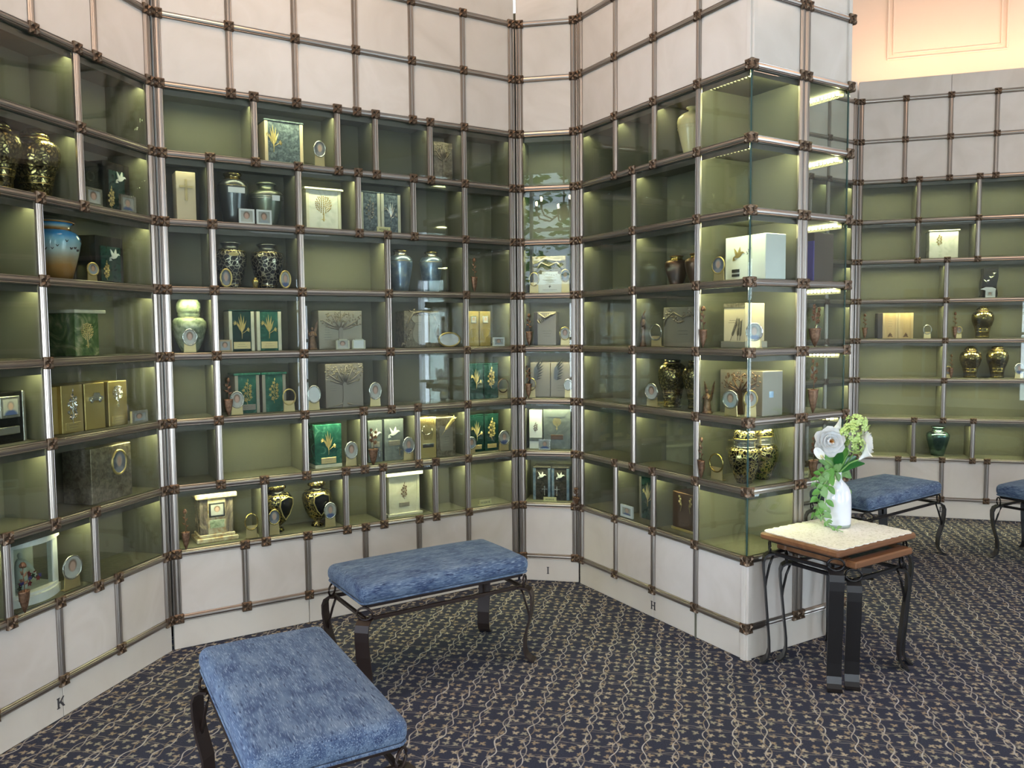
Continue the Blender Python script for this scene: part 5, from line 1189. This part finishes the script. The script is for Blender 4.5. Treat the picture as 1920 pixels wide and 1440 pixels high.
I_box(B, 1, 3.879, .22, .60, .805, 'ivory marble chest with moulded lid, base and bronze flower', 'marble_ivory', dep=.40, lid=(.05, .085, 'marble_ivory'), base=(.04, .05, 'marble_ivory'), pillars='marble_ivory', em=('spray', .36, 0, .36, 'bronze_cast'), plaque=('tan_metal', .24, .20, .08), name='marble_urn_box')
I_tag(B, 1, 5.497, .12, .257, .107, 'yellow reserve tag alone in the last lower niche of the centre wall')
# ================================================================== narrow corner wall
t = I_box(C, 5, .488, .30, .649, .70, 'carved bronze box behind a white scalloped card, narrow wall', 'bronze_relief', dep=.36)
m = MB()
for pts in ([(-.09, .12), (-.05, .19), (0, .165), (.05, .19), (.1, .13)], [(-.1, .17), (-.03, .215), (.04, .2), (.1, .2)]): m.tube([(x, -.003, z) for x, z in pts], .009, 6)
for i in range(16): m.leaf(rn.uniform(-.09, .09), rn.uniform(.14, .215), .022, .012, rn.uniform(0, 6.28), -.002, .006)
m.build('bird_relief', 'bronze_relief', t)
t = tag(place('scalloped_card', C, 5, .515, .22), 'white scalloped memorial card in front of the carved bronze box', 'card')
w, H = .49 * U / 2, .40 * U
cp = MB().prism([(-w, 0), (w, 0), (w, H * .45), (w * .86, H * .62), (w * .84, H * .86), (w * .62, H * .90), (w * .62, H), (-w * .62, H), (-w * .62, H * .90), (-w * .84, H * .86), (-w * .86, H * .62), (-w, H * .45)], 0, .003).build('card', 'card_white', t)
lines(cp, 0, H * .60, w * 1.3, 2, 'engraved', -.0006, .013, .0020, 5); lines(cp, 0, H * .14, w * 1.2, 1, 'engraved', -.0006, .01, .0020, 6)
m = MB()
for i in range(7): m.leaf((i - 3) * .013, H * .86, .008, .005, i, -.0002, .001)
for i in range(4): m.leaf(0, H * .30, .010, .006, i * 1.5, -.0002, .001)
m.build('ink_flourish', 'ink', cp)
I_stand(C, 5, .225, .12, .205, .386, 'bronze ring on plate left of the white scalloped card', None, 'brass'); I_stand(C, 5, .825, .12, .19, .432, 'bronze oval portrait on plate right of the white scalloped card', 'portrait_c', 'brass')
I_cone(C, 4, .146, CZ, .143, .608, 'bronze cone vase beside the crane box on the narrow wall')
t = I_box(C, 4, .417, .24, .43, .64, 'taupe book-shaped box with dark spine and a carved crane', 'taupe_metal', dep=.38)
MB().box(-.072, -.048, -.003, .12, 0, .2112, .001).build('spine', 'book_leather', t); lines(t, .012, .09, .06, 3, 'engraved', -.0006, .016, .003, 2)
m = MB().tube([(-.04, -.004, .2), (0, -.006, .17), (.03, -.005, .19), (.065, -.003, .20)], .007, 6)
for i in range(9): m.leaf(-.03 + .008 * i, .13 + .006 * i, .045, .016, 2.2 - .16 * i, -.002, .006)
m.build('crane_relief', 'bronze_relief', t)
I_stand(C, 4, .815, .12, .215, .351, 'gold-rimmed oval portrait on plate right of the crane box', 'portrait_d', 'brass')
I_cone(C, 3, .128, CZ, .135, .64, 'bronze cone vase with blossoms overlapping a ring, narrow wall', 'spray')
I_stand(C, 3, .160, .12, .19, .379, 'brass ring on plate behind the blossoming cone vase, narrow wall', None, 'brass')
for s, side in ((.313, 'left'), (.706, 'right')):
    t = I_box(C, 3, s, .27, .385, .67, f'{side} of two taupe boxes with a swept silver plume', 'taupe_metal', 'twin taupe plume boxes', dep=.36, em=('wing', .50, .0, .46, 'pewter_dark'))
    if side == 'right': lines(t, 0, .075, .065, 3, 'engraved', -.0006, .016, .003, 4)
I_stand(C, 3, .870, .12, .17, .361, 'silver oval portrait on plate at the right of the taupe plume boxes', 'card_white')
I_box(C, 2, .217, .24, .25, .755, 'slim white box with grey band and a small bronze flower', 'white_lacquer', dep=.30, em=('spray', .26, 0, .42, 'bronze_cast'), plaque=('slate_grey', .24, .25, .07))
t = I_box(C, 2, .633, .24, .53, .769, 'grey slate box with sloped top edge and a gold leafy tree', 'slate_grey', dep=.38, em=('tree', .30, 0, .48, 'gold_bright'), plaque=('bronze_dark', .30, .24, .09))
m = MB().prism([(-.08, .253), (.08, .253), (.045, .205), (-.045, .205)], -.004, 0); m.build('sloped_edge', 'slate_grey', t)
I_frame(C, 2, .409, .13, .228, .201, 'small white-edged photo frame between the white box and the slate box', 'portrait_b', 'silver')
for s, side in ((.330, 'left'), (.694, 'right')):
    t = I_box(C, 1, s, .24, .345, .65, f'{side} of two dark brown stone boxes with pale posts, white dove and cross', 'stone_dark_brown', 'twin dark dove boxes', dep=.38, lid=(.004, .03, 'stone_dark_brown'), pillars='pewter_blue')
    put_emblem(t, 'dove', 0, .135, .062, 'plaster_white', .003); put_emblem(t, 'cross', (.018 if side == 'left' else -.022), .03, .062, 'silver', .003)
I_tag(C, 1, .508, .11, .249, .085, 'yellow reserve tag in front of the dark brown dove boxes')
# ================================================================== pier, long left face
I_urn(D, 7, 2.56, .40, .48, .785, 'tall cream baluster vase alone in the top row of the pier', 'baluster', ('cream_glaze', 'cream_glaze', 'cream_glaze'), [(.62, .985, .012, 'brass_plate'), (.56, .97, .012, 'brass_plate')], name='tall_vase')
I_urn(D, 5, 2.18, .42, .38, .50, 'dim dark bronze urn, left of two in the third row of the pier', 'jar', ('bronze_dark', 'brass', 'bronze_dark'), [(.80, .8, .03, 'brass')], 'two dim urns in the pier'); I_urn(D, 5, 2.66, .42, .38, .50, 'dim dark bronze urn, right of two in the third row of the pier', 'jar', ('bronze_dark', 'brass', 'bronze_dark'), [(.80, .8, .03, 'brass')], 'two dim urns in the pier')
t = tag(place('figure_statue', D, 4, 1.70, .12), 'slender bronze standing figure left of the empty ring on the pier', 'statue')
m = MB().lathe([(0, 0), (.020, 0), (.018, .012), (.013, .03), (.010, .09), (.016, .125), (.012, .145), (.006, .152), (0, .152)], 12).ell((.004, 0, .163), (.008, .009, .012)); m.build('robe', 'bronze_cast', t)
MB().tube([(-.012, 0, .14), (.002, -.01, .165), (.022, -.004, .195)], .0045, 5).tube([(.012, 0, .14), (.020, -.008, .12), (.004, -.014, .11)], .0045, 5).build('arms', 'bronze_cast', t)
I_stand(D, 4, 2.018, .12, .31, .373, 'empty brass ring on plate left of the olive leaf box, pier', None, 'silver')
t = I_box(D, 4, 2.421, .27, .775, .642, 'olive bronze box with a carved leaf garland across its top', 'tan_metal', dep=.38)
m = MB()
for i in range(34): a = i / 33; m.leaf(-.11 + .22 * a, .155 + .025 * sin(a * pi * 3), .030, .016, rn.uniform(-.6, 3.6), -.002, .007)
m.tube([(-.12, -.003, .11), (-.10, -.004, .15), (-.04, -.004, .185), (.03, -.004, .155), (.10, -.004, .17), (.12, -.003, .13)], .005, 5).build('garland_relief', 'bronze_relief', t); lines(t, .03, .085, .08, 2, 'engraved', -.0006, .018, .0025, 6)
I_cone(D, 4, 3.275, CZ, .171, .632, 'bronze cone vase with rose on the glazed pier corner, beside the cream box')
I_stand(D, 3, 1.913, .12, .34, .39, 'silver oval portrait on plate left of the two brass urns in the pier', 'portrait_d')
for s, d, side in ((2.17, .35, 'front left'), (2.62, .48, 'rear right')):
    I_urn(D, 3, s, d, .48, .865, f'{side} brass urn of a pair in the pier beside the angel', 'ovoid', BRASS, OV, 'brass urns in the pier')
t = tag(place('angel_statue', D, 3, 3.23, .12), 'small bronze angel with raised wings beside the brown tree box, pier corner', 'statue'); figure(t, .24, .50, 'bronze_cast')
# glazed corner niches
t = I_box(D, 5, 3.66, .44, .80, .66, 'long white box with a gold dove and two small dark plaques, pier corner', 'white_lacquer', dep=.42)
put_emblem(t, 'dove', -.04, .10, .085, 'gold_satin'); MB().box(-.085, -.035, -.002, 0, .022, .034).box(-.085, -.035, -.002, 0, .042, .058).build('plaque', 'pewter_dark', t)
m = MB()
for i in range(5): m.leaf(.012 + .005 * i, .125 + .006 * i, .014, .006, .6 + (i % 2) * 1.6, -.001, .002)
m.build('olive_twig', 'pewter_dark', t)
I_stand(D, 5, 3.42, .14, .265, .361, 'oval portrait on plate left of the long white dove box', 'portrait_c', 'gold_satin')
t = I_box(D, 4, 3.655, .24, .43, .66, 'cream box with tall bronze feathers and an engraved panel, pier corner', 'ivory_lacquer', dep=.40, base=(.03, .10, 'tan_metal'), em=('feathers', .60, -.05, .17, 'bronze_relief'), text=2)
m = MB().box(-.070, .070, -.003, 0, .196, .2178); m.build('top_border', 'bronze_relief', t)
I_stand(D, 4, 4.03, .26, .26, .37, 'silver oval portrait on plate right of the cream feather box', 'portrait_b', 'silver', RAD(20))
t = I_box(D, 3, 3.62, .42, .86, .662, 'brown double box with a spreading acacia tree, pier corner', 'taupe_metal', dep=.42, twin=True); relief_tree(t, .125, .205, 'bronze_dark', 'bronze_dark', False); lines(t, -.085, .095, .05, 3, 'engraved', -.0006, .022, .003, 3)
MB().box(.1412, .1425, .045, .075, .09, .12).build('blue_badge', 'pewter_blue', t)
I_stand(D, 3, 3.70, .13, .31, .381, 'oval portrait on plate in front of the brown acacia box', 'portrait_a')
I_stand(D, 3, 4.03, .20, .20, .398, 'second oval portrait near the glass edge before the brown acacia box', 'portrait_d', 'gold_satin', RAD(40))
I_cone(D, 2, 3.25, CZ, .151, .65, 'thin bronze cone vase on the glazed pier corner, beside the empty ring', 'bud')
I_stand(D, 2, 3.42, .13, .30, .404, 'empty brass ring on plate left of the two black and gold jars', None, 'brass')
FG = ('filigree_gold', 'silver', 'filigree_gold')
for s, d, side in ((3.80, .33, 'front'), (3.72, .79, 'rear')):
    I_urn(D, 2, s, d, .48, .86, f'{side} black and gold scrolled jar in the pier corner', 'squat', FG, [(.63, .63, .03, 'silver'), (.71, .62, .03, 'silver'), (.77, .69, .03, 'brass')], 'black and gold scrolled jars')
I_cone(D, 1, -.030, -.075, .21, .33, 'broad bronze bud vase fixed on the mullion at the inner end of the pier')
I_frame(D, 1, 1.262, .11, .33, .209, 'white-edged photo frame left of the dark gilt lily box, pier bottom row', 'portrait_b', 'card_white')
I_box(D, 1, 1.59, .30, .44, .758, 'dark marble box with gilt lilies and grey posts, pier bottom row', 'marble_dark_green', dep=.40, lid=(.012, .03, 'marble_dark_green'), pillars='tan_metal', em=('lily', .56, 0, .30, 'gold_bright'), name='marble_urn_box')
I_box(D, 1, 2.59, .27, .62, .63, 'brown bronze box with two pale gilt flower sprigs, pier bottom row', 'bronze_dark', dep=.40, base=(.02, .04, 'gold_satin'), em=('twin_sprig', .46, 0, .46, 'gold_bright'), plaque=('bronze_dark', .18, .22, .07))
# ================================================================== pier end, right-hand niche
t = I_box(E_, 5, 1.80, .16, .46, .735, 'tall dark brown bark-textured box with a violet edge, right niche of the pier', 'brown_bark', dep=.40); MB().box(-.0835, -.0755, -.003, .06, .0, .20, .002).build('violet_edge', 'violet_cloth', t)
I_cone(E_, 4, 1.392, CZ, .26, .638, 'broad bark-like cone vase with blossoms on the right niche of the pier end', 'spray')
I_cone(E_, 3, 1.372, CZ, .22, .84, 'tall copper cone vase with a blossoming branch on the pier end', 'spray')
I_tag(E_, 2, 1.36, .12, .20, .10, 'yellow reserve tag behind the bouquet in the pier end'); I_cone(E_, 2, 1.40, CZ, .20, .66, 'dark bronze cone vase hidden behind the white bouquet', 'spray')
# ================================================================== recess behind the pier
I_stand(G, 4, 4.93, .14, .24, .37, 'oval portrait on plate seen through the pier glass, upper of two', 'portrait_d'); I_stand(G, 3, 4.75, .14, .24, .37, 'oval portrait on plate seen through the pier glass, lower of two', 'card_white', 'gold_satin')
# ================================================================== right wall
I_box(F, 6, 1.995, .32, .66, .711, 'white marble box with thin lid and gilt leaf sprig, right wall', 'marble_white', dep=.36, lid=(.03, .03, 'marble_ivory'), em=('spray', .44, -.10, .42, 'gold_bright'), name='marble_urn_box')
t = tag(place('wave_urn', F, 5, 3.038, .32), 'black wave-sided upright urn with three flying birds, right wall', 'urn')
H, w = .725 * U, .40 * U / 2; sd = [(.90, 0), (.98, .15), (.82, .32), (.86, .5), (1.0, .68), (1.0, .84), (.9, 1)]
MB().prism([(x * w, z * H) for x, z in sd] + [(-x * w + .012, z * H) for x, z in reversed([(.98, 0), (.86, .15), (.98, .35), (.96, .55), (.80, .75), (.82, .9), (.84, 1)])], 0, .09).build('body', 'black_lacquer', t); put_emblem(t, 'birds', .004, .10, .125, 'silver')
t = tag(place('shell_card', F, 5, 2.99, .20), 'white card with a scalloped top leaning before the black wave urn', 'card')
MB().box(-.020, .052, 0, .003, 0, .062).prism([(-.056, .068), (-.02, .058), (.052, .056), (.054, .070), (.03, .082), (-.02, .084)], -.004, .004).build('card', 'card_white', t); MB().box(-.005, .030, -.001, 0, .012, .045).build('photo', 'portrait_d', t)
I_cone(F, 4, .160, CZ, .138, .643, 'dark bronze cone vase left of the wooden book boxes, right wall')
for s, side in ((.797, 'left'), (1.158, 'right')):
    t = I_box(F, 4, s, .27, .355, .648, f'{side} of two golden wood book boxes with inlaid flowers', 'wood_burl', 'twin wooden book boxes', dep=.40, pillars='wood_light')
    if side == 'left': MB().box(-.098, -.060, -.001, .132, 0, .2135, .001).build('spine', 'book_leather', t); lines(t, 0, .165, .04, 4, 'engraved', .003, .020, .002, 3)
    m = MB()
    for i in range(7): m.leaf(-.02 + .007 * i, .012 + .006 * (i % 3), .030, .012, .5 + .35 * i, -.003, .003)
    m.build('inlaid_flower', 'bronze_dark', t)
I_stand(F, 4, 1.635, .12, .20, .342, 'empty ring on plate right of the wooden book boxes', None, 'silver')
I_cone(F, 4, 2.225, CZ, .131, .652, 'bronze cone vase left of the single brass urn, right wall')
I_stand(F, 4, 2.35, .12, .15, .295, 'small gold oval on plate half behind a cone vase, right wall', 'portrait_d', 'gold_satin')
I_urn(F, 4, 2.941, .42, .50, .795, 'single embossed brass urn in the fourth row of the right wall', 'ovoid', BRASS, OV, 'brass urns on the right wall')
for s, h, side in ((2.692, .797, 'left'), (3.293, .835, 'right')): I_urn(F, 3, s, .42, .50, h, f'{side} of the paired brass urns, right wall below the single one', 'ovoid', BRASS, OV, 'brass urns on the right wall')
I_cone(F, 3, 2.166, CZ, .115, .608, 'bronze cone vase left of the paired brass urns, right wall')
I_stand(F, 3, 2.13, .13, .19, .30, 'gold oval on plate behind the cone vase left of the paired brass urns', 'portrait_a', 'gold_satin')
I_stand(F, 3, 3.70, .12, .22, .381, 'oval portrait on plate right of the paired brass urns', 'portrait_b')
I_urn(F, 1, 1.994, .42, .55, .765, 'shiny teal urn alone in the lowest niche row of the right wall', 'wide', ('teal_metal', 'teal_metal', 'teal_metal'), [(.80, .62, .03, 'silver')])
